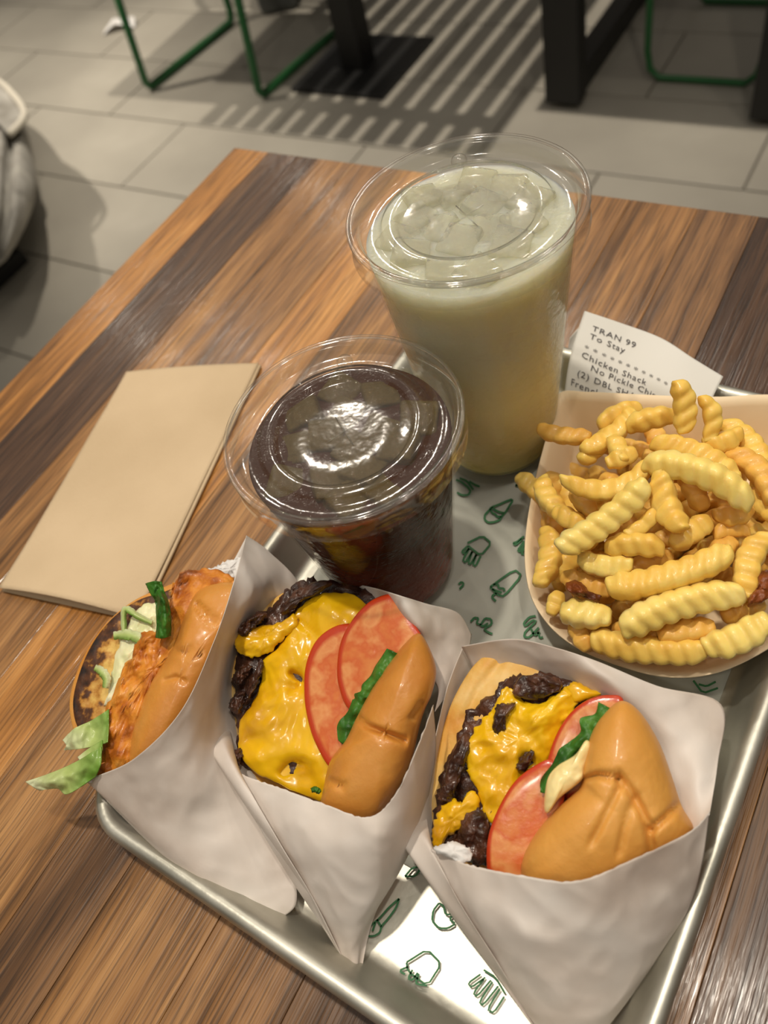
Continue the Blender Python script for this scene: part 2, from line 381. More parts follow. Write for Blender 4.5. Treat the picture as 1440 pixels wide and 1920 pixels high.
# green chair on the left with sled legs
def chair_green(name, label, A, B, back, seat_h=.45, lean=Vector((0, 0, 0)), seatmat='black'):
    """A,B front feet; back = floor vector from front to rear; two U-shaped sled frames"""
    A = Vector(A); B = Vector(B); back = Vector(back); z = Vector((0, 0, 1)); r = .0115
    t = thing(name, label, 'chair', (A+B)/2+back/2, 'green metal chairs')
    for f in (A, B):
        f0 = f+z*r
        pts = [f0+z*(seat_h-.02)+lean, f0+z*.02+lean*.04]
        pts += [f0+z*.008+back*.02, f0+back*.03, f0+back*.5, f0+back*.96, f0+back*.98+z*.008, f0+back+z*.03, f0+back*1.0+z*(seat_h-.02)]
        link('leg_frame', tube_me('leg_frame', pts, r), M['green'], t)
        rr = f0+back+z*(seat_h-.02)
        link('back_post', tube_me('back_post', [rr, rr+back*.06+z*.2, rr+back*.14+z*.36], r), M['green'], t)
    c = (A+B)/2+back/2+z*seat_h; ax = (B-A); an = math.atan2(ax.y, ax.x)
    link('seat', box_me('seat', c, (ax.length+.03, back.length+.02, .02), an, .006), M[seatmat], t, False)
    for q in (.12, .2, .28, .34):
        s0 = A+back*(1+.1*q/.2)+z*(seat_h+q); s1 = B+back*(1+.1*q/.2)+z*(seat_h+q)
        link('back_slat', tube_me('back_slat', [s0, s1], .007), M['green'], t)
    return t
Af = P(280, 173, FH); Bf = P(490, 189, FH); Cf = P(440, 45, FH)
Af.z = Bf.z = 0
bk = Cf-P(280, 173, FH); bk.z = 0
chair_green('green_chair', 'green sled-leg metal chair beside the slatted table', Af, Bf, bk, lean=P(238, 5, FH+240)-P(280, 173, FH)-Vector((0, 0, .24)))
# slatted table on a single column with a flat base plate; its slats throw the striped shadow
st = thing('slatted_table', 'black slatted table on a single column with square base plate', 'table', pq(1.80, -1.36))
cb = (P(575, 175, FH)+P(765, 180, FH))/2; cb.z = 0
pc = pq(1.98, -1.34)
link('base_plate', box_me('base_plate', (pc.x-.09, pc.y-.03, .006), (.30, .30, .012), A45, .003), M['black'], st, False)
link('column', box_me('column', (pc.x-.10, pc.y-.03, .36), (.07, .07, .71), A45, .004), M['black'], st, False)
for i in range(12):
    q = -1.57+.0545*i
    link('slat', box_me('slat', pq(2.2, q, .735), (1.15, .038, .022), A45, .003), M['black'], st, False)
for p in (1.72, 2.2, 2.7):
    link('cross_bar', box_me('cross_bar', pq(p, -1.27, .713), (.04, .64, .022), A45, .003), M['black'], st, False)
# steel framed table on the right
t2 = thing('steel_table', 'black table with wide flat steel legs and floor rails, far right', 'table', pq(2.1, -.5))
link('table_top', box_me('table_top', pq(2.16, -.42, .745), (.78, 1.0, .03), A45, .004), M['black'], t2, False)
for q in (-.75, -.285):
    for p in (1.795, 2.52):
        link('leg', box_me('leg', pq(p, q, .3725), (.05, .085, .715), A45, .003), M['black'], t2, False)
    link('floor_rail', box_me('floor_rail', pq(2.157, q, .03), (.70, .05, .06), A45, .003), M['black'], t2, False)
# second green chair behind the steel leg
g2 = thing('green_chair', 'green metal chair seen through the frame of the steel table', 'chair', pq(2.1, -.48), 'green metal chairs')
z = Vector((0, 0, 1))
c1, c2 = pq(1.92, -.60), pq(1.92, -.345)
c1.z = c2.z = .009
fr = [c1+z*.44, c1+z*.06, c1+(c2-c1)*.03+z*.02, c1+(c2-c1)*.12, c1+(c2-c1)*.88, c1+(c2-c1)*.97+z*.02, c2+z*.06, c2+z*.44]
bk2 = pq(.36, 0)
link('leg_frame', tube_me('leg_frame', fr, .008), M['green'], g2)
link('leg_frame', tube_me('leg_frame', [f+bk2 for f in fr], .008), M['green'], g2)
link('seat', box_me('seat', pq(2.10, -.473, .455), (.40, .30, .02), A45, .006), M['black'], g2, False)
for s in (0, 1):
    e0 = (c1 if s == 0 else c2)+bk2+z*.44
    link('back_post', tube_me('back_post', [e0, e0+pq(.04, 0, .16), e0+pq(.07, 0, .26)], .008), M['green'], g2)
link('back_slat', tube_me('back_slat', [c1+bk2+pq(.07, 0, .70), c2+bk2+pq(.07, 0, .70)], .008), M['green'], g2)
# backpack on the floor beside the slatted table
bpk = P(560, 20, FH); bpk.z = 0
bg = thing('backpack', 'dark backpack with a grey side panel standing on the floor behind the green chair', 'bag', bpk)
link('body', box_me('body', bpk+Vector((.14, .14, .2)), (.30, .17, .40), math.radians(-20), .04), M['black'], bg)
link('side_panel', box_me('side_panel', bpk+Vector((-.03, .10, .15)), (.13, .16, .30), math.radians(-20), .02), plain('grey_nylon', (96, 99, 97), .8), bg)
sp = P(225, 52, FH); sp.z = 0
scr = link('paper_scrap', None or mesh('paper_scrap', *(lambda: ([(sp.x+a, sp.y+b, .004+c) for a, b, c in ((-.06, -.02, 0), (-.01, .03, .02), (.03, .02, .006), (.05, -.05, 0), (-.01, -.03, .024), (.02, -.01, .03), (-.05, .02, 0), (.06, .0, .012))], [(0, 4, 1, 6), (4, 5, 2, 1), (4, 3, 5), (5, 3, 7, 2)]))()), M['crumple'], smooth=False)
scr.modifiers.new('thick', 'SOLIDIFY').thickness = .001
tag(scr, 'small white scrap of paper lying on the grey floor', 'litter')
# pedestal table at the left edge (only a corner of its base shows) and the denim bag beside it
stc = P(57, 490, FH); stc.z = 0
sx = Vector((-S2, -S2, 0)); sy = Vector((-S2, S2, 0)); pcn = stc+sx*.22+sy*.22
ped = thing('pedestal_table', 'black square table base on the floor behind the denim bag', 'table', pcn)
link('base_plate', box_me('base_plate', pcn+Vector((0, 0, .02)), (.44, .44, .04), A45, .006), M['black'], ped, False)
link('column', box_me('column', pcn+Vector((0, 0, .38)), (.08, .08, .70), A45, .004), M['black'], ped, False)
link('table_top', box_me('table_top', pcn+Vector((-.1, 0, .735)), (.6, .6, .03), A45, .004), WOOD[2], ped, False)
jk = thing('denim_bag', 'pale grey washed denim bag standing on the floor at the left edge', 'bag', P(-30, 500, FH))
blob('bag_body', [(-160, 200), (-60, 150), (0, 165), (30, 195), (50, 240), (60, 280), (69, 335), (66, 375), (50, 420), (28, 462), (0, 497), (-60, 520), (-140, 480)], lambda x, y: -600, 120, 110, M['denim'], jk, nA=10, nS=9, M=28,
     grooves=[([(22, 250), (14, 330), (12, 400), (-6, 480)], 9, 34), ([(-20, 260), (-14, 340), (-30, 430)], 9, 30)], center=(-40, 330))
blob('bag_flap', [(-120, 190), (-60, 140), (-5, 152), (25, 178), (44, 205), (43, 225), (18, 252), (0, 238), (-60, 250)], lambda x, y: -505, 24, 20, M['denim'], jk, nA=6, nS=14, center=(-30, 200))
hem = [P(x, y, -492) for x, y in ((-60, 140), (-5, 152), (25, 178), (44, 205), (43, 225), (18, 252))]
link('hem', tube_me('hem', [Vector(crom([tuple(v) for v in hem], t*.25)) for t in range(21)], .0085, 8), plain('pale_hem', (190, 184, 170), .9), jk)
# ------------------------------------------------------------------ the tray
TC = Vector((.0306, .1799, TZ)); TA = math.atan2(.4538, .4778)
tray = thing('serving_tray', 'rectangular aluminium serving tray with rolled rim under the food', 'tray', TC)
def rrect(inset, L, Wd, rad, n=10):
    pts = []
    hx, hy = L/2-inset, Wd/2-inset; r = max(.004, rad-inset)
    for cx, cy, a0 in ((hx-r, hy-r, 0), (-hx+r, hy-r, 90), (-hx+r, -hy+r, 180), (hx-r, -hy+r, 270)):
        for k in range(n+1):
            a = math.radians(a0+90*k/n); pts.append((cx+r*math.cos(a), cy+r*math.sin(a)))
    return pts
TL, TW = .330, .245
prof = [(.0045, .0140), (.0016, .0152), (.0002, .0182), (.0006, .0212), (.0030, .0232), (.0058, .0226), (.0080, .0200), (.0094, .016), (.0150, .0050), (.0172, .0028), (.021, .0022), (.05, .0022)]
prof2 = [(.05, .0008), (.022, .0008), (.0172, .0012), (.0142, .0042), (.0088, .0158), (.0075, .019), (.0055, .0205), (.0045, .0140)]
vs = []; fs = []; nn = 44
ca, sa = math.cos(TA), math.sin(TA)
for ins, zz in prof+prof2:
    for x, y in rrect(ins, TL, TW, .026): vs.append((TC.x+x*ca-y*sa, TC.y+x*sa+y*ca, TZ+zz))
R_ = len(prof)+len(prof2)
for i in range(R_-1):
    if i == len(prof)-1: continue
    for k in range(nn): fs.append((i*nn+k, i*nn+(k+1) % nn, (i+1)*nn+(k+1) % nn, (i+1)*nn+k))
i = len(prof)-1; fs.append(tuple(range(i*nn, i*nn+nn))); fs.append(tuple(range((i+1)*nn, (i+2)*nn)))
me = mesh('pan', vs, fs); bm = bmesh.new(); bm.from_mesh(me); bmesh.ops.remove_doubles(bm, verts=bm.verts, dist=1e-6); bm.to_mesh(me); bm.free(); fix_normals(me)
tobj = link('pan', me, M['alu'], tray)
# tray liner
def tp(u, v, h=0):                                  # tray frame (along, across) in metres
    return (TC.x+u*ca-v*sa, TC.y+u*sa+v*ca, TZ+h)
rows = []
for iu in range(8):
    u = -.112+.246*iu/7; rw = []
    for iv in range(6):
        v = -.098+.196*iv/5
        h = .0028+.0008*abs(nz((u*30, v*30, 2), 1))
        rw.append(tp(u, v-.004*(iv == 0), h))
    rows.append(rw)
liner = sheet('tray_liner', rows, M['liner'], None, sub=6, th=.00015, world=True)
tag(liner, 'white greaseproof tray liner printed with green food drawings', 'paper')
lin = liner
def icon(name, lines, wd=4.0, hgt=4.4):
    """flat printed outline drawing; polylines given in pixels"""
    vs = []; fs = []
    for ln in lines:
        pts = [ln[0]]
        for a_, b_, c_ in zip(ln, ln[1:], ln[2:]):
            pts += [(b_[0]+(a_[0]-b_[0])*.18, b_[1]+(a_[1]-b_[1])*.18), (b_[0]+(c_[0]-b_[0])*.18, b_[1]+(c_[1]-b_[1])*.18)]
        pts.append(ln[-1])
        b = len(vs)
        for i, (x, y) in enumerate(pts):
            x0, y0 = pts[max(i-1, 0)]; x1, y1 = pts[min(i+1, len(pts)-1)]
            d = math.hypot(x1-x0, y1-y0) or 1; nx, ny = -(y1-y0)/d*wd/2, (x1-x0)/d*wd/2
            vs += [P(x+nx, y+ny, hgt), P(x-nx, y-ny, hgt)]
        for i in range(len(pts)-1): fs.append((b+2*i, b+2*i+1, b+2*i+3, b+2*i+2))
    o = link(name, mesh(name, vs, fs), M['print'], lin, False)
    return o
def c5(l): return [[(840+x/5.054, 860+y/5.054) for x, y in q] for q in l]
def c4(l): return [[(640+x/1.8, 1560+y/1.8) for x, y in q] for q in l]
icon('printed_cone', c5([[(605, 385), (560, 400), (470, 440), (410, 460), (390, 490), (350, 530), (345, 575), (380, 605), (440, 600), (490, 580), (510, 545), (550, 500), (580, 450), (612, 400), (605, 385)], [(400, 475), (420, 515), (450, 525), (465, 550), (505, 550)], [(412, 462), (470, 500), (530, 515)]]))
icon('printed_fries', c5([[(185, 800), (325, 730), (412, 800), (310, 920), (190, 825)], [(190, 825), (130, 880), (150, 900), (200, 850)], [(200, 850), (140, 960), (165, 985), (230, 880)], [(230, 880), (190, 990), (215, 1000), (270, 905)], [(270, 905), (235, 1000), (262, 1020), (310, 920)]]))
icon('printed_shake', c5([[(400, 1215), (630, 1050), (700, 1105), (530, 1305), (470, 1290), (400, 1215)], [(430, 1195), (475, 1190), (480, 1225), (530, 1230), (535, 1255)], [(420, 1235), (470, 1255), (510, 1270)], [(460, 1275), (415, 1300), (430, 1330), (455, 1350)]]))
icon('printed_fries', c5([[(720, 735), (650, 790), (615, 800), (640, 820), (700, 760)], [(720, 780), (660, 870), (680, 885), (730, 800)], [(740, 830), (690, 900), (720, 905)]]))
icon('printed_burger', c5([[(215, 1545), (250, 1505), (290, 1510), (270, 1560), (310, 1575), (350, 1510), (410, 1520), (415, 1570), (340, 1610), (370, 1640), (420, 1660)], [(300, 1570), (330, 1590), (380, 1560)]]))
icon('printed_burger', c5([[(830, 1490), (770, 1500), (715, 1560), (730, 1590), (800, 1530), (840, 1540), (730, 1640), (720, 1690), (770, 1695), (860, 1600)], [(780, 1600), (820, 1680), (870, 1640)], [(850, 1640), (870, 1700), (900, 1690)]]))
icon('printed_burger', c5([[(75, 200), (120, 215), (190, 270), (215, 310), (190, 345), (130, 345), (85, 320)], [(110, 185), (180, 210), (240, 295)], [(200, 215), (260, 250), (300, 265)]]))
icon('printed_drop', c5([[(640, 250), (700, 240), (750, 215), (740, 245), (690, 260), (640, 250)]]))
icon('printed_corner', c5([[(100, 1190), (130, 1165), (150, 1190), (110, 1235)]]))
icon('printed_cone', c4([[(195, 225), (160, 255), (130, 290), (100, 315), (80, 335), (78, 350), (110, 352), (130, 340), (135, 318), (160, 290), (185, 255), (195, 225)], [(120, 295), (135, 320)], [(115, 305), (105, 335)]]))
icon('printed_tomato', c4([[(330, 240), (310, 265), (306, 300), (330, 325), (360, 325), (385, 310), (365, 295), (380, 275), (352, 280), (345, 250), (330, 240)]]))
icon('printed_fries', c4([[(220, 440), (290, 396), (338, 445), (290, 520), (225, 470), (220, 440)], [(225, 455), (195, 468), (215, 480)], [(240, 465), (225, 495), (240, 500), (258, 475)], [(262, 478), (250, 510), (265, 515), (290, 518)]]))
icon('printed_fries', c4([[(470, 480), (428, 510), (438, 525), (480, 495)], [(485, 490), (445, 545), (458, 555), (505, 500)], [(510, 505), (465, 575), (478, 585), (530, 520)], [(535, 530), (492, 600), (515, 610), (550, 555)], [(480, 465), (520, 490), (552, 545)]]))
icon('printed_shake', c4([[(215, 150), (240, 120), (270, 118), (250, 150), (215, 150)]]))
icon('printed_shake', [[(1310, 1283), (1325, 1287), (1342, 1278)], [(1300, 1276), (1318, 1300), (1346, 1290)]])
# ------------------------------------------------------------------ drink cups
def cup(name, label, C, H, rb, liq, level, lm):
    t = thing(name, label, 'drink', (C[0], C[1], TZ+.0035))
    zb = TZ+.0042
    rt = .0452; wallH = H-.002
    def rad(zz): return rb+(rt-rb)*(zz/wallH)
    c = (C[0], C[1], zb)
    link('cup_wall', lathe_me('cup_wall', [(.0001, .004), (rb-.004, .004), (rb-.002, .0005), (rb, .0015)]+[(rad(H*k/14), H*k/14) for k in range(1, 14)]+[(rt, wallH), (rt+.0012, wallH+.0004)], c), M['petcup'], t)
    lp = [(rb-.0030, .0047)]+[(rad(level*k/12)-.0008, max(.0050, level*k/12)) for k in range(1, 13)]
    lp = [(.0001, .0047)]+lp
    top = [(rad(level)-.0008)*f for f in (.97, .9, .8, .7, .6, .5, .4, .3, .2, .1)]
    me = lathe_me('liquid', lp+[(r, level) for r in top]+[(.0001, level)], c)
    for v in me.vertices:
        if v.co.z > zb+level-.0005:
            d = math.hypot(v.co.x-C[0], v.co.y-C[1]); v.co.z += .0016*noise.noise(v.co*120)*min(1, (rad(level)-d)*150)
    link('liquid', me, lm, t)
    lid = [(.0497, -.0120), (.0493, -.0100), (.0490, -.0040), (.0494, -.0030), (.0490, -.0008), (.0480, .0002), (.0468, 0), (.0458, -.0012), (.0448, -.0030), (.0443, -.0056), (.0436, -.0062),
           (.0380, -.0062), (.0362, -.0058), (.0354, -.0036), (.0345, -.0030), (.0300, -.0030), (.0290, -.0034), (.0282, -.0056), (.0272, -.0060), (.0150, -.0061), (.0001, -.0061)]
    lo = link('lid', lathe_me('lid', lid, (C[0], C[1], zb+H), 128), M['pet'], t)
    # rolled edge bead of the lid and the straw slit cross
    link('lid_rim', lathe_me('lid_rim', [(.0489+.0009*math.cos(a*math.pi/4), -.0006+.0009*math.sin(a*math.pi/4)) for a in range(9)], (C[0], C[1], zb+H), 128), M['pet'], lo)
    for an in (.35, 1.75):
        d = Vector((math.cos(an), math.sin(an), 0))*.009; q = Vector((C[0], C[1], zb+H-.0058))
        link('straw_slit', tube_me('straw_slit', [q-d, q+d], .00028, 6), M['pet'], lo)
    # embossed dimple
    dm = Vector((C[0], C[1], zb+H-.0055))+Vector((.010, .0385, 0))
    bm = bmesh.new(); bmesh.ops.create_uvsphere(bm, u_segments=16, v_segments=8, radius=.0036); bmesh.ops.scale(bm, vec=(1, 1, .8), verts=bm.verts); bmesh.ops.translate(bm, vec=dm, verts=bm.verts)
    me = bpy.data.meshes.new('dimple'); bm.to_mesh(me); bm.free(); link('dimple', me, M['pet'], lo)
    return t, zb+level, rad(level)
def liquid_mat(name, top, bot, zlo, zhi, sss, sscale=.012, mid=None, rough=.14):
    mt = bpy.data.materials.new(name); mt.use_nodes = True; nt = mt.node_tree; N = nt.nodes; L = nt.links
    b = N['Principled BSDF']; g = N.new('ShaderNodeNewGeometry'); s = N.new('ShaderNodeSeparateXYZ'); L.new(g.outputs['Position'], s.inputs[0])
    mr = N.new('ShaderNodeMapRange'); mr.inputs[1].default_value = zlo; mr.inputs[2].default_value = zhi; L.new(s.outputs[2], mr.inputs[0])
    r = N.new('ShaderNodeValToRGB'); r.color_ramp.elements[0].color = (*srgb(bot), 1); r.color_ramp.elements[1].color = (*srgb(top), 1)
    if mid: q = r.color_ramp.elements.new(.6); q.color = (*srgb(mid), 1)
    L.new(mr.outputs[0], r.inputs[0]); L.new(r.outputs[0], b.inputs['Base Color'])
    b.inputs['Roughness'].default_value = rough; b.inputs['IOR'].default_value = 1.33; b.inputs['Specular IOR Level'].default_value = .2
    n2 = N.new('ShaderNodeTexNoise'); n2.inputs['Scale'].default_value = 150; n2.inputs['Detail'].default_value = 3; L.new(g.outputs['Position'], n2.inputs['Vector'])
    bp = N.new('ShaderNodeBump'); bp.inputs['Strength'].default_value = .8; bp.inputs['Distance'].default_value = .0016; L.new(n2.outputs['Fac'], bp.inputs['Height']); L.new(bp.outputs[0], b.inputs['Normal'])
    b.inputs['Subsurface Weight'].default_value = sss; b.inputs['Subsurface Radius'].default_value = (1, .8, .5); b.inputs['Subsurface Scale'].default_value = sscale
    return mt
def ice_mat(name, tint, body, rough=.05):
    mt = bpy.data.materials.new(name); mt.use_nodes = True; nt = mt.node_tree; N = nt.nodes; L = nt.links
    b = N['Principled BSDF']; b.inputs['Base Color'].default_value = (*srgb(tint), 1)
    b.inputs['Transmission Weight'].default_value = body; b.inputs['Roughness'].default_value = rough; b.inputs['IOR'].default_value = 1.31
    tc = N.new('ShaderNodeTexCoord'); n = N.new('ShaderNodeTexNoise'); n.inputs['Scale'].default_value = 240; n.inputs['Detail'].default_value = 4
    L.new(tc.outputs['Object'], n.inputs['Vector']); bp = N.new('ShaderNodeBump'); bp.inputs['Strength'].default_value = .9; bp.inputs['Distance'].default_value = .002
    L.new(n.outputs['Fac'], bp.inputs['Height']); L.new(bp.outputs[0], b.inputs['Normal']); return mt
LEM, TEA = (.0727, .2846), (-.0041, .2299)
lem_m = liquid_mat('cloudy_lemonade', (200, 198, 172), (206, 188, 116), TZ+.01, TZ+.105, 1.0, .045, (228, 221, 172))  # melt tint top to base; mid stop paints in light the side lacks
tea_m = liquid_mat('brown_iced_tea', (56, 27, 11), (140, 46, 16), TZ+.004, TZ+.07, .12)
_, lz, lr = cup('lemonade_cup', 'tall clear plastic cup of cloudy pale lemonade with domeless lid', LEM, .1500, .0306, 'lem', .1385, lem_m)
_, tz, tr_ = cup('tea_cup', 'short clear plastic cup of dark brown iced tea with flat lid', TEA, .1122, .0306, 'tea', .0995, tea_m)
NUM = 'twelve one two three four five six seven eight nine ten eleven'.split(); seen_ice = set()
def ice_cubes(C, zt, rr, n, mt, label, group, seed):
    rd = random.Random(seed)
    bm = bmesh.new(); bmesh.ops.create_cube(bm, size=.0160)
    bmesh.ops.bevel(bm, geom=bm.edges[:], offset=.0022, segments=2, profile=.6, affect='EDGES')
    bmesh.ops.subdivide_edges(bm, edges=bm.edges[:], cuts=1)
    for v in bm.verts: v.co += v.co.normalized()*.0016*noise.noise(v.co*120+Vector((seed, 0, 0)))
    me = bpy.data.meshes.new('ice_cube'); bm.to_mesh(me); bm.free(); me.materials.append(mt)
    me.polygons.foreach_set('use_smooth', [True]*len(me.polygons))
    pts = []
    tries = 0
    while len(pts) < n and tries < 4000:
        tries += 1
        a = rd.uniform(0, 6.283); r = (rr-.0125)*math.sqrt(rd.random())
        p = (r*math.cos(a), r*math.sin(a))
        if all(math.hypot(p[0]-q[0], p[1]-q[1]) > .0128 for q in pts): pts.append(p)
    for i, (x, y) in enumerate(pts):
        o = bpy.data.objects.new('ice_cube', me); COL.objects.link(o)
        o.location = (C[0]+x, C[1]+y, zt-.0052+rd.uniform(-.0016, .0008)); o.rotation_euler = (rd.uniform(-.3, .3), rd.uniform(-.3, .3), rd.uniform(0, 3))
        ci, cc = o.location-CAMO, Vector((C[0], C[1], zt))-CAMO
        dx_, dy_ = ci.dot(R2)/ci.dot(Fv)-cc.dot(R2)/cc.dot(Fv), (ci.dot(U2)/ci.dot(Fv)-cc.dot(U2)/cc.dot(Fv))*1.4
        hr = round(math.degrees(math.atan2(dx_, dy_))/30) % 12
        ring = 'by the wall' if math.hypot(x, y) > (rr-.0125)*.62 else 'nearer the middle'
        lb = '%s at %s o\'clock, %s' % (label, NUM[hr], ring)
        if lb in seen_ice: lb = lb.replace('ice cube', 'ice cube overlapped by another')
        seen_ice.add(lb)
        tag(o, lb, 'ice cube', group)
ice_cubes(LEM, lz, lr, 22, ice_mat('clear_ice', (238, 238, 226), .78), 'clear ice cube in the lemonade', 'ice cubes in the lemonade', 3)
ice_cubes(TEA, tz, tr_, 20, ice_mat('tea_stained_ice', (160, 134, 74), .80), 'olive-brown ice cube in the iced tea', 'ice cubes in the iced tea', 8)
# ------------------------------------------------------------------ napkin
def napk():
    t = thing('paper_napkin', 'folded brown paper napkin lying on the table left of the cups', 'napkin', P(240, 950, 0))
    def quad(dx, h0, front, nm, sd):
        TLp, TRp, BLp, BRp = P(240, 702, 0), P(487, 686, 0), P(6, 1110, 0), P(262, 1166, 0)
        g = []
        for i in range(7):
            v = i/6; row = []
            for j in range(5):
                u = j/4
                q = (TLp*(1-u)+TRp*u)*(1-v)+(BLp*(1-u)+BRp*u)*v
                h = h0+.0015*math.sin(u*3.1)*(1-v)+front*(v**5)*math.sin(u*2.6+.3)+.0006*nz((u*4, v*5, sd), 1)
                row.append((q.x+dx*u*0, q.y, TZ+h))
            g.append(row)
        return sheet(nm, g, M['napkin'], t, sub=6, th=.0005, world=True)
    quad(0, .0009, .0, 'lower_fold', 1)
    quad(0, .0024, .0075, 'upper_fold', 2)
    # the closed fold along the cup side
    pts = [P(487, 686, 1.7)*(1-k/10)+P(262, 1166, 1.7)*(k/10) for k in range(11)]
    link('fold_edge', tube_me('fold_edge', pts, .0011, 8), M['napkin'], t)
napk()
# ------------------------------------------------------------------ receipt
rc = thing('receipt', 'white till receipt leaning on the back rim of the tray', 'receipt', P(1180, 660, 10))
RG = [[(1096, 583, 37), (1165, 606, 37), (1240, 634, 36), (1300, 672, 35), (1356, 706, 33)],
      [(1086, 612, 35), (1155, 640, 34), (1226, 672, 34), (1286, 706, 34), (1338, 742, 31)],
      [(1074, 650, 32), (1142, 682, 30), (1212, 712, 31), (1276, 745, 31), (1326, 775, 27)],
      [(1064, 695, 27), (1130, 724, 25), (1200, 752, 24), (1262, 782, 23), (1316, 806, 20)],
      [(1058, 742, 20), (1122, 768, 18), (1190, 794, 14), (1252, 820, 12), (1306, 842, 11)]]
sheet('paper_strip', RG, M['receipt'], rc, sub=8, th=.00012)
sheet('curled_end', [[(1088, 612, 24), (1078, 622, 23), (1068, 634, 22)], [(1084, 650, 17), (1074, 656, 16), (1064, 664, 15)], [(1078, 690, 11), (1068, 695, 10), (1061, 702, 9)]], M['receipt'], rc, sub=6)
def on_receipt(u, v, dh=.45):
    rows = [crom(r, u*4) for r in RG]; q = crom(rows, v*4)
    return P(q[0], q[1], q[2]+dh)
def receipt_line(txt, u0, v0, size, slant=0, asp=1.0):
    cu = bpy.data.curves.new('t', 'FONT'); cu.body = txt; cu.size = 1; cu.resolution_u = 2; cu.space_character = 1.12
    o = bpy.data.objects.new('t', cu); COL.objects.link(o)
    me = bpy.data.meshes.new_from_object(o.evaluated_get(bpy.context.evaluated_depsgraph_get()))
    COL.objects.unlink(o); bpy.data.objects.remove(o); bpy.data.curves.remove(cu)
    for v in me.vertices:
        u, w_ = u0+v.co.x*size*asp, v0-v.co.y*size*1.0+slant*v.co.x*size
        v.co = on_receipt(min(1, u), min(1, max(0, w_)))
    me.name = 'printed_line'
    link('printed_line', me, M['ink'], rc, False)
bpy.context.view_layer.update()
for txt, u0, v0, s in (('TRAN 99', .10, .235, .088), ('To Stay', .10, .335, .088), ('* * * * * * * * * * * * * * * * * * * * *', .09, .475, .08), ('Chicken Shack', .085, .56, .088), ('No Pickle Chips', .155, .648, .088), ('(2) DBL SHACK', .085, .755, .088), ('French Fries', .05, .86, .088)):
    receipt_line(txt, u0, v0, s, 0, .72 if '*' not in txt else .80)
# ------------------------------------------------------------------ fry boat
boat = thing('paper_fry_boat', 'cream paperboard boat heaped with crinkle fries', 'food tray', P(1260, 1050, 4))
rim = [(1048, 738, 34), (1030, 800, 31), (1006, 890, 29), (990, 970, 28), (984, 1040, 27), (992, 1105, 26), (1016, 1155, 25), (1060, 1200, 25), (1130, 1237, 25), (1240, 1268, 25), (1340, 1262, 26), (1440, 1216, 28), (1520, 1150, 30), (1560, 1060, 32),
       (1570, 950, 34), (1560, 850, 36), (1520, 750, 38), (1440, 740, 38), (1350, 744, 38), (1250, 742, 38), (1150, 737, 37), (1100, 735, 36)]
NR = 120
rr = crom_closed(rim, NR)
bcx, bcy = 1265, 1030
vs = []; fs = []
rimw = [P(*q) for q in rr]
bc = sum(rimw, Vector())/NR; bc.z = TZ
for kf, (f, hz) in enumerate(((1, 1), (.955, .86), (.90, .62), (.85, .36), (.815, .14), (.79, .05), (.5, .0), (.02, .0))):
    for q in rimw:
        zz = TZ+.0048+(q.z-TZ-.0048)*hz
        vs.append((bc.x+(q.x-bc.x)*f, bc.y+(q.y-bc.y)*f, zz))
for i in range(7):
    for k in range(NR): fs.append((i*NR+k, i*NR+(k+1) % NR, (i+1)*NR+(k+1) % NR, (i+1)*NR+k))
fs.append(tuple(range(7*NR, 8*NR)))
me = mesh('boat_shell', vs, fs); fix_normals(me)
bo = link('boat_shell', me, M['boat'], boat); md = bo.modifiers.new('thick', 'SOLIDIFY'); md.thickness = .0006; md.offset = 0
# ------------------------------------------------------------------ fries
def fry_mesh(L, W, seed, amp=.15, bend=0.0, twist=0.0, taper=0):
    rd = random.Random(seed); nx = max(24, int(L/.0009)); ns = 16; per = .0064; skew = rd.uniform(-.28, .28); vs = []; ph = rd.uniform(0, 6)
    tp_ = []
    for i in range(nx+1):
        u = i/nx; x = (u-.5)*L
        e = min(u, 1-u)*L/(W*.5)
        end = min(1, .62+.38*min(1, e)) if e < 1 else 1
        if i in (0, nx): end *= .75
        wob = 1+.07*noise.noise(Vector((x*80, seed, 0)))
        cy = bend*((2*u-1)**2-.33); cz = .25*bend*math.sin(u*5+seed)
        tw_ = twist*(u-.5)
        tt = 1-taper*max(0, u-.55)*1.4
        for k in range(ns):
            a = 2*math.pi*k/ns
            ca_, sa_ = math.cos(a), math.sin(a)
            wv = 2*abs(math.cos(math.pi*(x+skew*ca_*W)/per+ph))**.8-1.25
            sq = (abs(ca_)**4+abs(sa_)**4)**(-1/4)
            ry = W/2*.94*sq*ca_*end*wob*tt*(1+amp*.5*wv)
            rz = W/2*.84*sq*sa_*end*wob*tt*(1+amp*1.2*wv)
            y_, z_ = ry*math.cos(tw_)-rz*math.sin(tw_), ry*math.sin(tw_)+rz*math.cos(tw_)
            vs.append((x, cy+y_, cz+z_)); tp_.append(abs(2*u-1))
    fs = [(i*ns+k, i*ns+(k+1) % ns, (i+1)*ns+(k+1) % ns, (i+1)*ns+k) for i in range(nx) for k in range(ns)]
    fs.append(tuple(range(ns))); fs.append(tuple(range(nx*ns, nx*ns+ns)))
    me = mesh('crinkle_fry', vs, fs)
    fix_normals(me); me.polygons.foreach_set('use_smooth', [True]*len(me.polygons)); return me
def add_fry(a, b, W, mt, label, group, seed, **k):
    d = b-a; me = fry_mesh(d.length, W, seed, **k); me.materials.append(M[mt])
    o = bpy.data.objects.new('crinkle_fry', me); COL.objects.link(o); o.location = (a+b)/2
    X = d.normalized(); n = (CAMO-o.location).normalized(); rd = random.Random(seed)
    n = Matrix.Rotation(rd.uniform(-.5, .5), 3, X) @ n
    Y = n.cross(X).normalized(); Z = X.cross(Y)
    o.rotation_euler = Matrix((X, Y, Z)).transposed().to_euler()
    tag(o, label, 'fry', group); return o
GF = 'crinkle-cut fries in the paper boat'
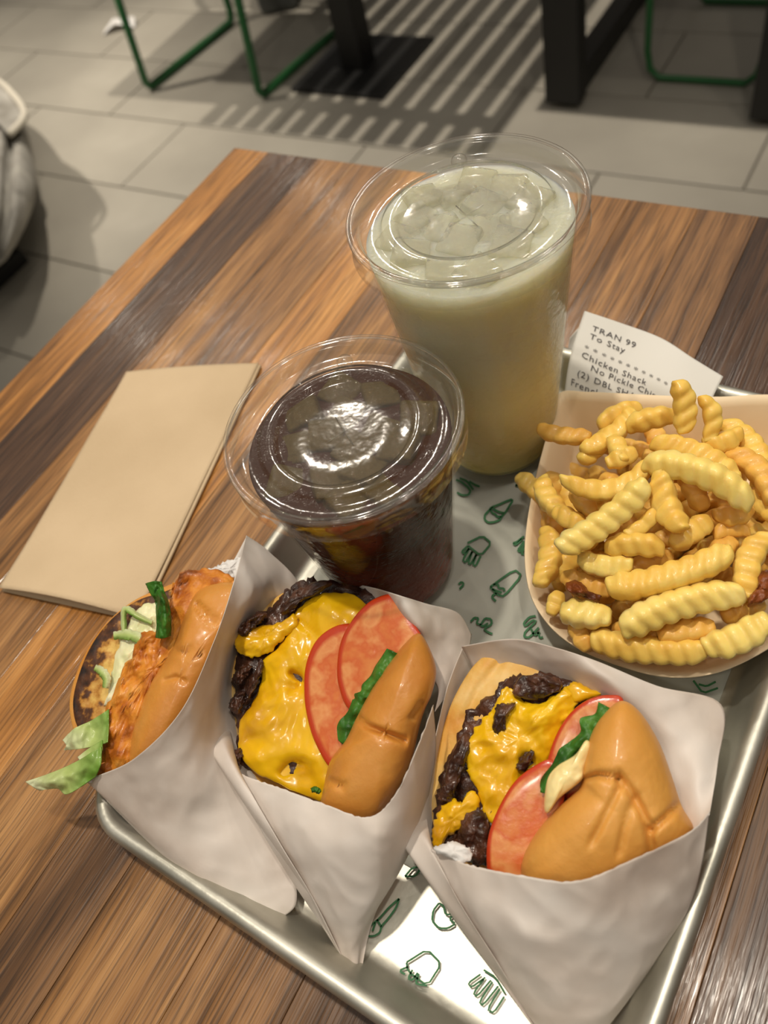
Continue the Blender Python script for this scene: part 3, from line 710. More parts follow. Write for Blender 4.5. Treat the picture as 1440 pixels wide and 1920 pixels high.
FR = [  # crop coordinates (x3, from 960,680): start, end, heights, width mm, tone, bend, label
 ((140, 385), (440, 425), 58, 60, 8.0, 'fry_dark', .002, 'thin fry with a browned tip sticking out leftward over the lemonade cup'),
 ((480, 345), (720, 235), 56, 58, 8.6, 'fry', -.002, 'short golden fry at the upper left crest of the heap'),
 ((410, 520), (700, 280), 57, 60, 9.0, 'fry', .003, 'golden fry slanting up the upper left slope under the crest'),
 ((640, 350), (930, 285), 62, 64, 9.5, 'fry', -.002, 'golden fry lying along the back crest of the heap'),
 ((985, 395), (945, 95), 70, 86, 9.2, 'fry', .002, 'upright fry standing tallest at the back of the heap'),
 ((1135, 440), (1095, 180), 68, 80, 7.6, 'fry', .003, 'slim upright fry just right of the tallest one'),
 ((1080, 470), (1300, 405), 66, 66, 9.0, 'fry', .002, 'fry with a dark brown end beside the slim upright one'),
 ((1210, 320), (1450, 620), 60, 60, 10., 'fry', -.004, 'golden fry slanting down at the upper right edge of the boat'),
 ((1230, 470), (1500, 760), 64, 62, 10., 'fry_dark', -.004, 'deep orange fry slanting down at the right edge of the heap'),
 ((800, 425), (1290, 640), 66, 66, 10.5, 'fry', -.003, 'long golden fry lying behind the longest diagonal fry'),
 ((760, 510), (1370, 770), 74, 70, 11.5, 'fry_pale', -.006, 'longest diagonal fry arching across the upper right of the heap'),
 ((390, 560), (560, 380), 54, 56, 9.0, 'fry', .0, 'plump fry on the upper left slope above the inner wall'),
 ((530, 570), (700, 500), 60, 62, 9.0, 'fry', .0, 'stubby fry wedged in the middle of the upper slope'),
 ((560, 420), (640, 560), 62, 62, 8.5, 'fry', .0, 'stubby fry pointing downhill in the upper middle'),
 ((290, 740), (820, 610), 64, 68, 9.5, 'fry', .009, 'smooth curved fry arched above the pale centre fry'),
 ((820, 620), (930, 960), 70, 64, 11., 'fry', .004, 'broad fry hanging down right of the pale centre fry'),
 ((275, 1070), (770, 690), 60, 72, 11.2, 'fry_pale', .003, 'pale deeply ridged fry slanting up in the centre of the heap'),
 ((150, 650), (270, 870), 44, 46, 9.8, 'fry', .003, 'smooth fry leaning over the left wall of the boat'),
 ((240, 830), (420, 930), 48, 50, 9.0, 'fry', .0, 'fry end poking out below the left leaning fry'),
 ((225, 930), (180, 1260), 38, 36, 10.5, 'fry', -.003, 'thick fry standing along the left wall of the boat'),
 ((270, 1290), (215, 1420), 34, 32, 8.0, 'fry', .0, 'stub of a fry by the lower left wall'),
 ((275, 1400), (560, 1430), 40, 42, 12.0, 'fry_pale', .0, 'short thick ridged fry at the lower left of the heap'),
 ((370, 1120), (680, 1150), 50, 52, 9.6, 'fry_pale', .002, 'pale stubby fry left of the twisted fry'),
 ((540, 1290), (1250, 1090), 50, 56, 11.6, 'fry', .003, 'long twisted ridged fry crossing the middle of the front slope'),
 ((600, 1470), (1300, 1270), 46, 52, 12.2, 'fry_pale', -.003, 'longest pale ridged fry lying across the front slope'),
 ((440, 1570), (1100, 1640), 34, 36, 11.2, 'fry', .002, 'orange ridged fry lying along the front rim of the boat'),
 ((1085, 1620), (1460, 1460), 38, 46, 12.5, 'fry_pale', .002, 'bright yellow fry at the lower right of the front rim'),
 ((820, 1540), (1140, 1480), 38, 40, 9.5, 'fry_dark', .0, 'darker fry tucked beneath the longest pale front fry'),
 ((520, 1020), (860, 1030), 56, 58, 9.8, 'fry', -.003, 'curved golden fry under the pale centre fry'),
 ((650, 980), (830, 820), 60, 64, 6.5, 'fry', .002, 'thin sliver of fry bending right beside the pale centre fry'),
 ((1400, 950), (1290, 1330), 52, 46, 11.0, 'fry', .004, 'fry running downhill along the right of the front slope'),
 ((1140, 880), (1370, 830), 54, 54, 8.5, 'fry_dark', .003, 'upper of two orange curls in the right hollow'),
 ((1130, 950), (1330, 930), 50, 50, 8.5, 'fry_dark', -.003, 'lower of two orange curls in the right hollow'),
 ((900, 1030), (1110, 880), 54, 54, 10., 'fry', .0, 'deep golden fry in the hollow right of centre'),
 ((340, 1440), (430, 1620), 32, 30, 9.0, 'fry_dark', .0, 'orange stub under the short thick ridged fry'),
 ((1410, 600), (1460, 900), 56, 54, 11.0, 'fry', .003, 'fry lying along the right edge of the picture'),
 ((280, 1200), (560, 1290), 40, 42, 9.0, 'fry_dark', .0, 'browned fry behind the dark crisp on the left'),
 ((340, 720), (470, 860), 54, 52, 8.2, 'fry_dark', .0, 'curled orange end under the arched smooth fry'),
 ((960, 600), (1080, 830), 58, 54, 9.0, 'fry_dark', .0, 'orange fry sunk below the longest diagonal fry'),
 ((1100, 1100), (1260, 1000), 46, 48, 8.8, 'fry_dark', .0, 'orange fry end below the two curls'),
 ((640, 1180), (900, 1080), 44, 46, 9.0, 'fry_dark', .0, 'darker fry hidden under the twisted fry'),
 ((1180, 1430), (1420, 1350), 38, 40, 9.0, 'fry_dark', .0, 'darker fry behind the bright yellow front fry'),
 ((560, 1500), (900, 1560), 32, 32, 9.0, 'fry_dark', .0, 'browned fry sunk between the two long front fries'),
 ((500, 640), (700, 760), 54, 52, 9.0, 'fry_dark', .0, 'orange fry beneath the pale centre fry tip'),
]
FW = []
for i, (a, b, ha, hb_, W_, tn, bend, lab) in enumerate(FR):
    pa = P(960+a[0]/3, 680+a[1]/3, ha); pb = P(960+b[0]/3, 680+b[1]/3, hb_)
    add_fry(pa, pb, W_/1000, tn, lab, GF, 100+i, bend=bend, twist=random.uniform(-.7, .7), taper=.25 if W_ < 8.5 else .08)
# fries beneath the visible layer
rd = random.Random(21)
for i in range(44):
    a = rd.uniform(0, 6.283); r = .045*math.sqrt(rd.random())
    c = Vector((bc.x+r*math.cos(a)*1.05, bc.y+r*math.sin(a), TZ+rd.uniform(.014, .043)-r*.18))
    an = rd.uniform(0, 3.14); L_ = rd.uniform(.035, .06)
    d = Vector((math.cos(an), math.sin(an), rd.uniform(-.2, .2)))*L_/2
    add_fry(c-d, c+d, rd.uniform(.0085, .0105), rd.choice(('fry', 'fry_dark', 'fry_dark')), 'orange crinkle-cut fry half buried low in the boat', GF, 300+i, bend=rd.uniform(-.003, .003))
def crisp(pts, h, lab):
    o = blob('crispy_bit', [(960+x/3, 680+y/3) for x, y in pts], lambda x, y: h, 5, 4, M['crisp'], None, N=40, M=9, jag=3, jagf=.2, nA=2.5, nS=260)
    tag(o, lab, 'crisp')
crisp([(300, 1250), (340, 1225), (400, 1240), (440, 1290), (500, 1310), (480, 1340), (400, 1320), (330, 1300)], 46, 'dark brown crisp lying among the fries on the left')
crisp([(1390, 1190), (1450, 1170), (1500, 1250), (1440, 1330), (1330, 1370), (1340, 1310), (1380, 1260)], 50, 'dark brown crisp lying among the fries on the right')
# ------------------------------------------------------------------ sandwich wraps and sandwiches
W1 = thing('sandwich_wrap', 'white waxed wrap around the fried chicken sandwich, at the left', 'wrapper', P(400, 1500, 4))
W2 = thing('sandwich_wrap', 'white waxed wrap coming to a point, around the cheeseburger with a dark ridged bun', 'wrapper', P(660, 1650, 4))
W3 = thing('sandwich_wrap', 'white waxed wrap around the cheeseburger with sauce, nearest the tray side', 'wrapper', P(1080, 1750, 4))
sheet('front_panel', [
 [(462, 1004, 52), (471, 1010, 48), (484, 1018, 44), (500, 1030, 42)],
 [(438, 1092, 68), (478, 1095, 58), (520, 1090, 44), (566, 1112, 33)],
 [(402, 1200, 67), (428, 1210, 50), (456, 1215, 28), (500, 1215, 14)],
 [(340, 1332, 64), (382, 1340, 52), (424, 1350, 30), (480, 1350, 12)],
 [(252, 1422, 54), (325, 1450, 47), (402, 1480, 32), (500, 1480, 13)],
 [(168, 1461, 34), (262, 1525, 33), (382, 1585, 24), (545, 1610, 12)],
 [(176, 1473, 29), (294, 1590, 22), (418, 1680, 14), (556, 1690, 8)],
 [(182, 1483, 25), (300, 1598, 18), (432, 1694, 11), (530, 1720, 6)]], M['wrap'], W1, sub=14, nA=2.0, nS=45, seed=1, cre=1.2)
blob('crumpled_corner', [(384, 1072), (405, 1062), (425, 1052), (448, 1045), (462, 1042), (458, 1062), (446, 1080), (440, 1096), (415, 1090)], lambda x, y: 42, 3, 3, M['crumple'], W1, N=60, M=10, jag=4, jagf=.25, nA=3, nS=200)
blob('crumpled_corner', [(134, 1455), (150, 1450), (176, 1452), (180, 1466), (160, 1468)], lambda x, y: 34, 2, 2, M['crumple'], W1, N=40, M=8, jag=3, jagf=.25, nA=2, nS=200)
sheet('back_panel', [
 [(370, 1085, 40), (420, 1075, 38), (462, 1006, 44)],
 [(330, 1250, 24), (380, 1250, 20), (430, 1210, 20)],
 [(230, 1430, 24), (300, 1450, 16), (380, 1450, 10)],
 [(185, 1482, 24), (300, 1590, 12), (430, 1680, 6)]], M['wrap'], W1, sub=8)
# --- chicken sandwich
B1 = thing('chicken_sandwich', 'fried chicken sandwich with toasted bun, lettuce and mayo at the left', 'sandwich', P(300, 1300, 25))
S1 = lambda x, y: 46+.06*(1290-y)
blob('bottom_bun', [(131, 1335), (136, 1285), (160, 1225), (198, 1170), (248, 1128), (300, 1104), (345, 1090), (385, 1110), (350, 1250), (280, 1400), (190, 1405), (147, 1385)], lambda x, y: S1(x, y)-16, 3, 11, M['bun'], B1, center=(250, 1260))
blob('toasted_face', [(137, 1325), (145, 1275), (170, 1213), (208, 1162), (254, 1128), (300, 1112), (345, 1102), (365, 1140), (330, 1260), (260, 1390), (190, 1392), (150, 1370)], lambda x, y: S1(x, y)-13, 2, 2, M['toast'], B1, center=(262, 1255), N=140, M=26, nA=.6, nS=180)
blob('mayo', [(205, 1290), (215, 1230), (238, 1172), (262, 1140), (285, 1128), (305, 1135), (305, 1170), (280, 1215), (255, 1255), (225, 1310), (195, 1325)], lambda x, y: S1(x, y)-11, 4, 3, M['mayo'], B1, jag=5, nA=1.6, nS=130)
blob('fried_chicken', [(180, 1457), (180, 1400), (192, 1350), (215, 1290), (240, 1235), (266, 1188), (300, 1178), (328, 1140), (326, 1108), (332, 1080), (360, 1067), (420, 1070), (445, 1095), (410, 1150), (350, 1260), (300, 1370), (240, 1450), (205, 1468)], lambda x, y: S1(x, y)-5, 8, 5, M['chicken'], B1, N=150, M=26, center=(288, 1255), jag=7, jagf=.08, nA=3.2, nS=170)
blob('top_bun', [(242, 1420), (250, 1365), (276, 1292), (306, 1240), (332, 1190), (350, 1142), (372, 1108), (408, 1093), (440, 1094), (450, 1110), (420, 1205), (362, 1330), (300, 1415), (265, 1440), (246, 1438)], lambda x, y: S1(x, y)-1, 13, 7, M['bun'], B1, N=130, center=(338, 1270),
     grooves=[([(370, 1135), (385, 1152), (402, 1168)], 7, 3.5), ([(330, 1220), (350, 1222), (374, 1228)], 5, 2.2), ([(310, 1275), (330, 1270), (346, 1277)], 5, 1.6)], nA=.7, nS=60)
def ribbon(name, line, hs, wd, mt, parent, ruff=3, fr=.09, seed=0):
    """ruffled leaf strip along a pixel polyline"""
    n = 26; g = []
    for i in range(n):
        t = i/(n-1)*(len(line)-1); x, y = crom(line, t); h = crom([(q,) for q in hs], t/(len(line)-1)*(len(hs)-1))[0]
        x1, y1 = crom(line, min(len(line)-1, t+.05)); x0, y0 = crom(line, max(0, t-.05))
        d = math.hypot(x1-x0, y1-y0) or 1; nx, ny = -(y1-y0)/d, (x1-x0)/d
        wl = wd*(.55+.45*math.sin(math.pi*min(1, max(0, .08+.84*i/(n-1)))))*(1+.35*nz((i*.5, seed, 0), 1))
        row = []
        for j in range(5):
            u = j/4-.5
            ww = (nz((i*fr*1.6, u*1.2, seed*3.1), 1)*1.7+.35*math.sin(i*fr*5+seed))*ruff*(abs(u)*1.3+.25)-2.2*u*u*4*.5
            row.append((x+nx*wl*u+ruff*.8*nz((i*.6, u*3, seed), 1), y+ny*wl*u+ruff*.8*nz((i*.6, u*3, seed+7), 1), h+ww))
        g.append(row)
    return sheet(name, g, mt, parent, sub=3, th=.0004)
sheet('lettuce_shred', [[(273, 1094, 62), (288, 1090, 66), (303, 1091, 63)], [(282, 1112, 62), (296, 1108, 67), (308, 1108, 63)], [(291, 1128, 60), (305, 1126, 68), (316, 1130, 63)], [(293, 1150, 60), (308, 1148, 67), (320, 1152, 62)], [(294, 1172, 59), (308, 1172, 66), (321, 1172, 61)], [(292, 1196, 56), (306, 1197, 62), (320, 1192, 58)]], M['lettuce'], B1, sub=8, th=.0004, nA=3.2, nS=190, seed=4, cre=1.5)
ribbon('lettuce_shred', [(233, 1188), (232, 1150), (240, 1143), (258, 1155), (285, 1168)], [46, 50, 50, 48], 12, M['lettuce_pale'], B1, .7, .1, 2)
ribbon('lettuce_shred', [(213, 1192), (240, 1190), (262, 1196), (272, 1196)], [45, 48, 46], 20, M['lettuce_pale'], B1, .7, .12, 3)
ribbon('lettuce_shred', [(178, 1252), (190, 1258), (200, 1272), (198, 1290)], [40, 43, 41], 16, M['lettuce_pale'], B1, .7, .1, 4)
sheet('lettuce_leaf', [[(118, 1388, 36), (140, 1366, 41), (170, 1352, 42), (204, 1330, 45)], [(124, 1397, 38), (148, 1382, 43), (178, 1372, 41), (204, 1360, 45)], [(120, 1406, 34), (152, 1404, 40), (184, 1398, 43), (202, 1392, 45)]], M['lettuce_pale'], B1, sub=12, th=.0005, nA=3.5, nS=130, seed=3)
sheet('lettuce_leaf', [[(48, 1466, 35), (95, 1450, 38), (140, 1430, 42), (190, 1400, 46)], [(60, 1474, 37), (100, 1463, 41), (145, 1450, 42), (190, 1430, 45)], [(75, 1482, 34), (108, 1478, 37), (128, 1489, 36), (180, 1456, 42)]], M['lettuce_pale'], B1, sub=12, th=.0005, nA=3.5, nS=130, seed=7)
sheet('lettuce_leaf', [[(146, 1420, 40), (165, 1405, 43), (192, 1388, 44)], [(152, 1428, 41), (170, 1418, 44), (192, 1408, 45)]], M['lettuce_pale'], B1, sub=10, th=.0005, nA=2.5, nS=130, seed=5)
# --- first cheeseburger
B2 = thing('cheeseburger', 'double cheeseburger with glossy ridged bun and two tomato slices, in front of the iced tea', 'sandwich', P(620, 1310, 15), 'cheeseburgers')
S_2 = lambda x, y: 36+.07*(1290-y)
blob('bottom_bun', [(424, 1290), (438, 1230), (480, 1160), (530, 1112), (600, 1096), (700, 1110), (760, 1200), (740, 1400), (650, 1500), (560, 1505), (480, 1475), (436, 1430), (421, 1360)], lambda x, y: S_2(x, y)-8, 4, 9, M['bun_side'], B2)
blob('lower_patty', [(436, 1300), (442, 1252), (450, 1195), (462, 1160), (505, 1140), (540, 1102), (570, 1088), (600, 1086), (660, 1098), (720, 1115), (780, 1200), (700, 1400), (600, 1480), (500, 1450), (446, 1436), (436, 1425), (448, 1370), (440, 1345)], lambda x, y: S_2(x, y)-4, 4.5, 4, M['patty'], B2, N=170, M=24, jag=8, jagf=.07, nA=3.0, nS=130)
blob('cheese_slice', [(560, 1142), (590, 1120), (620, 1110), (655, 1112), (685, 1132), (720, 1180), (700, 1300), (680, 1400), (630, 1500), (575, 1492), (520, 1468), (470, 1442), (448, 1400), (452, 1355), (478, 1310), (492, 1275), (492, 1240), (530, 1205), (548, 1165)], lambda x, y: S_2(x, y)+.5, 4, 3, M['cheese'], B2, N=160, M=28, jag=4, jagf=.03, nA=2.2, nS=75,
     bumps=[(620, 1150, 34, 3), (560, 1270, 16, -2.5), (548, 1290, 12, -2), (545, 1440, 26, -4), (560, 1420, 22, 2), (500, 1360, 30, 2), (600, 1230, 30, 2), (480, 1420, 20, 2.4)],
     grooves=[([(548, 1262), (566, 1275), (562, 1290)], 6, 3), ([(530, 1450), (548, 1435), (570, 1432)], 7, 3.2), ([(560, 1165), (600, 1200)], 7, 1.5)])
blob('cheese_drip', [(440, 1205), (452, 1182), (480, 1174), (520, 1168), (552, 1152), (556, 1172), (530, 1200), (505, 1222), (478, 1233), (452, 1226)], lambda x, y: S_2(x, y)+2, 3, 3, M['cheese'], B2, N=80, M=14, jag=4, jagf=.1, nA=1.5, nS=150)
for pts, hh in (([(445, 1180), (462, 1162), (485, 1148), (500, 1152), (488, 1168), (470, 1182), (458, 1196)], 5), ([(525, 1150), (535, 1130), (556, 1106), (585, 1092), (625, 1090), (600, 1112), (565, 1128), (545, 1150)], 4), ([(440, 1262), (458, 1246), (474, 1250), (462, 1268), (448, 1285), (436, 1278)], 3), ([(428, 1322), (446, 1298), (462, 1300), (455, 1325), (442, 1338)], 3), ([(432, 1418), (446, 1402), (456, 1410), (452, 1428), (446, 1436)], 2), ([(488, 1238), (494, 1250), (482, 1285), (462, 1318), (470, 1290)], 4)):
    blob('patty_crust', pts, lambda x, y, hh=hh: S_2(x, y)+hh-1, 3, 4, M['patty'], B2, N=60, M=10, jag=4, jagf=.16, nA=2.2, nS=280)
blob('tomato_slice', [(570, 1295), (575, 1240), (598, 1195), (642, 1170), (690, 1180), (740, 1250), (730, 1350), (680, 1450), (625, 1445), (592, 1395), (576, 1345)], lambda x, y: S_2(x, y)+5+.012*(x-570), 3, 3, M['tomato'], B2, pw=6, center=(650, 1305))
blob('tomato_slice', [(632, 1250), (640, 1200), (668, 1152), (705, 1121), (748, 1116), (775, 1165), (795, 1210), (765, 1270), (700, 1335), (655, 1330), (636, 1290)], lambda x, y: S_2(x, y)+9+.02*(x-640), 3, 3, M['tomato'], B2, pw=6)
def leaf(name, outer, dx, dy, ho, hi, mt, parent, seed):
    n = len(outer); rows = [[], [], [], []]
    for k, (x, y) in enumerate(outer):
        h = ho+(hi-ho)*k/(n-1)
        j = 1.3*nz((k*1.7, seed, 0), 1); q = 1.3*nz((k*1.3, seed, 4), 1)
        rows[0].append((x+5*j, y+4*q, h+1.5*j)); rows[1].append((x+dx*.3+3*q, y+dy*.3, h+1.2+1.5*q)); rows[2].append((x+dx*.65, y+dy*.65, h+.5+j)); rows[3].append((x+dx, y+dy, h-2))
    return sheet(name, rows, mt, parent, sub=5, th=.0004, nA=2.6, nS=210, seed=seed)
leaf('lettuce_leaf', [(726, 1216), (716, 1236), (702, 1248), (696, 1268), (680, 1282), (676, 1299), (664, 1301), (662, 1313), (650, 1334), (638, 1350), (632, 1366), (634, 1390)], 30, 14, 57, 41, M['lettuce'], B2, 3)
ribbon('lettuce_shred', [(584, 1482), (592, 1480), (600, 1486)], [34, 35, 34], 10, M['lettuce'], B2, 1, .2, 5)
blob('top_bun', [(607, 1475), (620, 1425), (648, 1388), (670, 1342), (700, 1287), (730, 1242), (762, 1203), (785, 1187), (804, 1212), (818, 1256), (810, 1300), (797, 1330), (787, 1362), (772, 1425), (752, 1470), (727, 1510), (692, 1550), (640, 1555), (602, 1525)], lambda x, y: S_2(x, y)+13, 17, 9, M['bun'], B2, N=150, M=28,
     grooves=[([(672, 1346), (690, 1362), (713, 1371), (758, 1388)], 6, 4.5), ([(606, 1460), (624, 1466), (642, 1475)], 6, 2.2), ([(790, 1320), (776, 1345)], 7, 2.5)], nA=.6, nS=70)
# wrap of the first cheeseburger
sheet('front_panel', [
 [(440, 1446, 34), (480, 1462, 36), (525, 1477, 40), (610, 1508, 47), (690, 1532, 53), (742, 1488, 57), (786, 1392, 58), (812, 1322, 52)],
 [(475, 1530, 30), (505, 1550, 33), (545, 1572, 38), (612, 1592, 44), (682, 1600, 47), (730, 1578, 46), (775, 1510, 44), (815, 1430, 36)],
 [(540, 1640, 20), (562, 1660, 22), (600, 1680, 26), (648, 1695, 29), (690, 1692, 29), (722, 1668, 26), (752, 1625, 22), (776, 1580, 17)],
 [(610, 1745, 11), (622, 1755, 11), (640, 1765, 12), (658, 1768, 13), (674, 1760, 12), (684, 1745, 10), (694, 1730, 8), (704, 1712, 7)],
 [(652, 1812, 5), (656, 1816, 5), (660, 1820, 5), (665, 1824, 6), (669, 1826, 6), (672, 1826, 5), (675, 1824, 5), (678, 1818, 5)]], M['wrap'], W2, sub=12, nA=1.6, nS=50, seed=4, edge=3, cre=1.6)
sheet('side_fold', [
 [(424, 1332, 27), (436, 1390, 28), (446, 1440, 31)],
 [(400, 1355, 30), (430, 1420, 38), (470, 1485, 40)],
 [(378, 1378, 34), (445, 1480, 38), (530, 1590, 38)],
 [(384, 1390, 32), (480, 1540, 28), (590, 1690, 26)],
 [(396, 1404, 28), (520, 1600, 15), (650, 1812, 6)]], M['wrap'], W2, sub=10, nA=1.2, nS=60, seed=9)
sheet('back_panel', [
 [(640, 1090, 36), (672, 1130, 32), (700, 1180, 26), (720, 1250, 20)],
 [(700, 1102, 50), (735, 1150, 46), (762, 1195, 40), (775, 1260, 28)],
 [(748, 1116, 66), (770, 1160, 60), (790, 1195, 50), (800, 1260, 34)],
 [(800, 1132, 56), (815, 1170, 50), (822, 1215, 42), (816, 1280, 36)],
 [(858, 1149, 40), (858, 1190, 38), (845, 1240, 36), (822, 1300, 38)],
 [(884, 1190, 28), (876, 1230, 30), (850, 1285, 32), (815, 1335, 40)]], M['wrap'], W2, sub=9, nA=1.4, nS=60, seed=12, cre=1)
# --- second cheeseburger
B3 = thing('cheeseburger', 'double cheeseburger with matte creased bun and cream sauce, below the fries', 'sandwich', P(1040, 1440, 15), 'cheeseburgers')
S3 = lambda x, y: 36+.07*(1400-y)
blob('bottom_bun', [(800, 1520), (806, 1450), (832, 1360), (858, 1295), (900, 1236), (960, 1212), (1010, 1224), (1080, 1280), (1110, 1400), (1010, 1600), (890, 1640), (832, 1605)], lambda x, y: S3(x, y)-7, 5, 9, M['bun_side'], B3, center=(960, 1430),
     grooves=[([(940, 1240), (900, 1290), (870, 1350)], 8, 2)], nA=.8, nS=80)
blob('lower_patty', [(812, 1545), (820, 1480), (836, 1430), (860, 1370), (884, 1330), (930, 1298), (955, 1272), (1010, 1262), (1060, 1268), (1110, 1290), (1170, 1330), (1110, 1480), (980, 1610), (895, 1622), (852, 1590), (820, 1590)], lambda x, y: S3(x, y)-3, 4.5, 4, M['patty'], B3, N=170, M=24, jag=8, jagf=.07, nA=3, nS=130, center=(960, 1440))
blob('cheese_slice', [(925, 1322), (945, 1290), (968, 1296), (990, 1318), (1030, 1310), (1056, 1290), (1080, 1292), (1082, 1325), (1062, 1360), (1050, 1400), (1020, 1440), (985, 1460), (965, 1500), (935, 1545), (906, 1530), (896, 1485), (874, 1440), (866, 1400), (892, 1372), (903, 1345)], lambda x, y: S3(x, y)+1, 4, 3, M['cheese'], B3, N=160, M=26, jag=7, jagf=.05, nA=2.4, nS=100,
     bumps=[(1000, 1340, 26, 2.5), (950, 1420, 26, 2), (985, 1425, 12, -3.5), (1035, 1320, 18, 2), (905, 1400, 12, -2)])
blob('cheese_drip', [(812, 1550), (826, 1515), (850, 1498), (866, 1505), (882, 1480), (900, 1500), (890, 1535), (865, 1555), (840, 1570), (820, 1592), (810, 1580)], lambda x, y: S3(x, y)+1.5, 3.5, 3, M['cheese'], B3, N=90, M=14, jag=5, jagf=.1, nA=1.8, nS=150)
blob('cheese_drip', [(1060, 1290), (1078, 1278), (1105, 1290), (1130, 1302), (1105, 1312), (1075, 1318)], lambda x, y: S3(x, y)+1, 3, 2, M['cheese'], B3, N=60, M=10, jag=4, jagf=.1)
for pts, hh in (([(962, 1300), (975, 1270), (1010, 1266), (1045, 1272), (1055, 1288), (1030, 1305), (990, 1312)], 5), ([(924, 1375), (930, 1325), (950, 1318), (966, 1320), (952, 1345), (945, 1372)], 5), ([(834, 1470), (842, 1425), (868, 1375), (884, 1385), (876, 1420), (862, 1460), (850, 1490), (838, 1490)], 4), ([(966, 1440), (980, 1415), (1000, 1408), (996, 1430), (984, 1446)], 6), ([(858, 1570), (866, 1535), (885, 1512), (905, 1520), (918, 1550), (915, 1610), (890, 1622), (868, 1600)], 5), ([(822, 1498), (832, 1470), (850, 1480), (846, 1502)], 4)):
    blob('patty_crust', pts, lambda x, y, hh=hh: S3(x, y)+hh-1.5, 3.5, 4, M['patty'], B3, N=60, M=12, jag=4, jagf=.16, nA=2.2, nS=260)
blob('tomato_slice', [(1022, 1470), (1032, 1405), (1060, 1348), (1098, 1314), (1140, 1303), (1170, 1316), (1160, 1400), (1100, 1480), (1050, 1500)], lambda x, y: S3(x, y)+5+.015*(x-1030), 3, 3, M['tomato'], B3, pw=6)
blob('tomato_slice', [(912, 1615), (916, 1565), (936, 1512), (966, 1464), (1005, 1434), (1034, 1424), (1060, 1450), (1050, 1540), (1010, 1640), (960, 1660), (920, 1650)], lambda x, y: S3(x, y)+8+.015*(x-910), 3, 3, M['tomato'], B3, pw=6)
leaf('lettuce_leaf', [(1122, 1316), (1114, 1338), (1088, 1350), (1090, 1372), (1068, 1390), (1052, 1402), (1042, 1420), (1036, 1434), (1018, 1462), (1014, 1484)], 30, 16, 53.5, 45, M['lettuce'], B3, 2)
blob('cream_sauce', [(1020, 1512), (1026, 1462), (1045, 1436), (1078, 1415), (1098, 1388), (1108, 1400), (1098, 1440), (1090, 1464), (1050, 1496), (1028, 1524)], lambda x, y: S3(x, y)+17, 5, 5, M['sauce'], B3, N=90, M=16, nA=1.5, nS=110)
blob('top_bun', [(978, 1640), (984, 1600), (1010, 1555), (1045, 1515), (1086, 1476), (1090, 1440), (1106, 1382), (1131, 1340), (1165, 1314), (1200, 1335), (1235, 1390), (1258, 1450), (1278, 1510), (1302, 1560), (1275, 1610), (1200, 1660), (1100, 1700), (1000, 1685)], lambda x, y: S3(x, y)+12, 19, 9, M['bun_pale'], B3, N=170, M=32, center=(1150, 1520),
     grooves=[([(1080, 1478), (1092, 1462), (1120, 1454), (1160, 1458)], 6, 5), ([(1162, 1460), (1190, 1495), (1212, 1540), (1222, 1590), (1218, 1640)], 8, 4.5), ([(1222, 1556), (1250, 1530), (1280, 1500)], 6, 4), ([(1165, 1470), (1140, 1520), (1110, 1580)], 7, 1.8), ([(1188, 1500), (1172, 1545), (1160, 1600)], 7, 1.8)], nA=.6, nS=60)
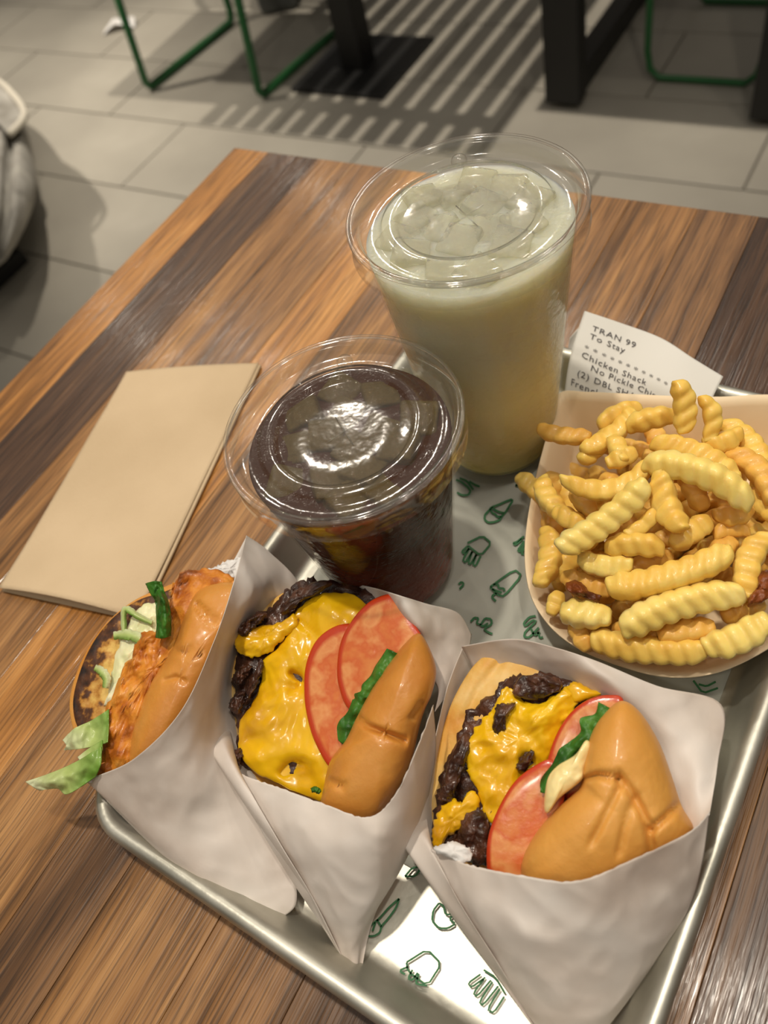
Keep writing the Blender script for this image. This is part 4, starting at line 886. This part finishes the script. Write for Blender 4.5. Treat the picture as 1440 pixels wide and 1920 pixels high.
# wrap of the second cheeseburger
sheet('front_panel', [
 [(808, 1592, 32), (842, 1606, 36), (882, 1622, 41), (970, 1640, 48), (1080, 1652, 55), (1185, 1612, 55), (1292, 1560, 48), (1330, 1522, 43)],
 [(845, 1680, 24), (872, 1698, 28), (918, 1730, 34), (1000, 1750, 39), (1082, 1752, 41), (1162, 1730, 40), (1245, 1690, 37), (1315, 1625, 34)],
 [(915, 1790, 14), (940, 1812, 17), (978, 1832, 20), (1032, 1850, 24), (1092, 1855, 24), (1152, 1840, 24), (1216, 1800, 22), (1285, 1715, 22)],
 [(982, 1890, 6), (998, 1905, 7), (1020, 1924, 8), (1050, 1940, 9), (1080, 1945, 9), (1112, 1938, 9), (1150, 1905, 10), (1200, 1845, 10)],
 [(1030, 1960, 5), (1038, 1966, 5), (1048, 1974, 5), (1060, 1980, 5), (1074, 1984, 5), (1088, 1978, 5), (1108, 1965, 5), (1132, 1935, 6)]], M['wrap'], W3, sub=12, nA=1.6, nS=45, seed=6, edge=3, cre=1.6)
sheet('side_fold', [
 [(800, 1530, 24), (806, 1570, 28), (814, 1598, 32)],
 [(770, 1542, 28), (810, 1600, 33), (860, 1690, 32)],
 [(739, 1556, 32), (830, 1680, 27), (930, 1800, 22)],
 [(748, 1572, 28), (850, 1720, 20), (985, 1890, 7)],
 [(760, 1588, 24), (870, 1745, 13), (1020, 1952, 5)]], M['wrap'], W3, sub=10, nA=1.2, nS=60, seed=19)
blob('torn_corner', [(812, 1592), (832, 1582), (850, 1578), (880, 1590), (884, 1612), (866, 1618), (838, 1608)], lambda x, y: 38, 3, 2, M['crumple'], W3, N=50, M=8, jag=4, jagf=.2, nA=2, nS=200)
sheet('back_panel', [
 [(865, 1212, 44), (880, 1240, 36), (905, 1290, 26)],
 [(960, 1198, 53), (985, 1240, 44), (1010, 1290, 30)],
 [(1040, 1214, 55), (1062, 1255, 48), (1080, 1310, 32)],
 [(1120, 1240, 54), (1145, 1285, 52), (1150, 1340, 34)],
 [(1232, 1286, 46), (1215, 1340, 44), (1200, 1400, 30)],
 [(1352, 1321, 34), (1290, 1400, 40), (1235, 1460, 30)],
 [(1346, 1430, 36), (1305, 1480, 40), (1262, 1520, 30)],
 [(1330, 1528, 44), (1312, 1548, 40), (1285, 1570, 32)]], M['wrap'], W3, sub=10, nA=1.6, nS=45, seed=15, cre=1.4)
sheet('left_panel', [
 [(868, 1212, 42), (884, 1240, 32), (900, 1290, 20)],
 [(838, 1290, 40), (852, 1320, 30), (870, 1360, 18)],
 [(812, 1400, 38), (822, 1430, 26), (840, 1470, 14)],
 [(788, 1490, 34), (806, 1520, 24), (830, 1560, 12)],
 [(742, 1556, 30), (790, 1578, 26), (830, 1610, 20)]], M['wrap'], W3, sub=9, nA=1.2, nS=60, seed=25)
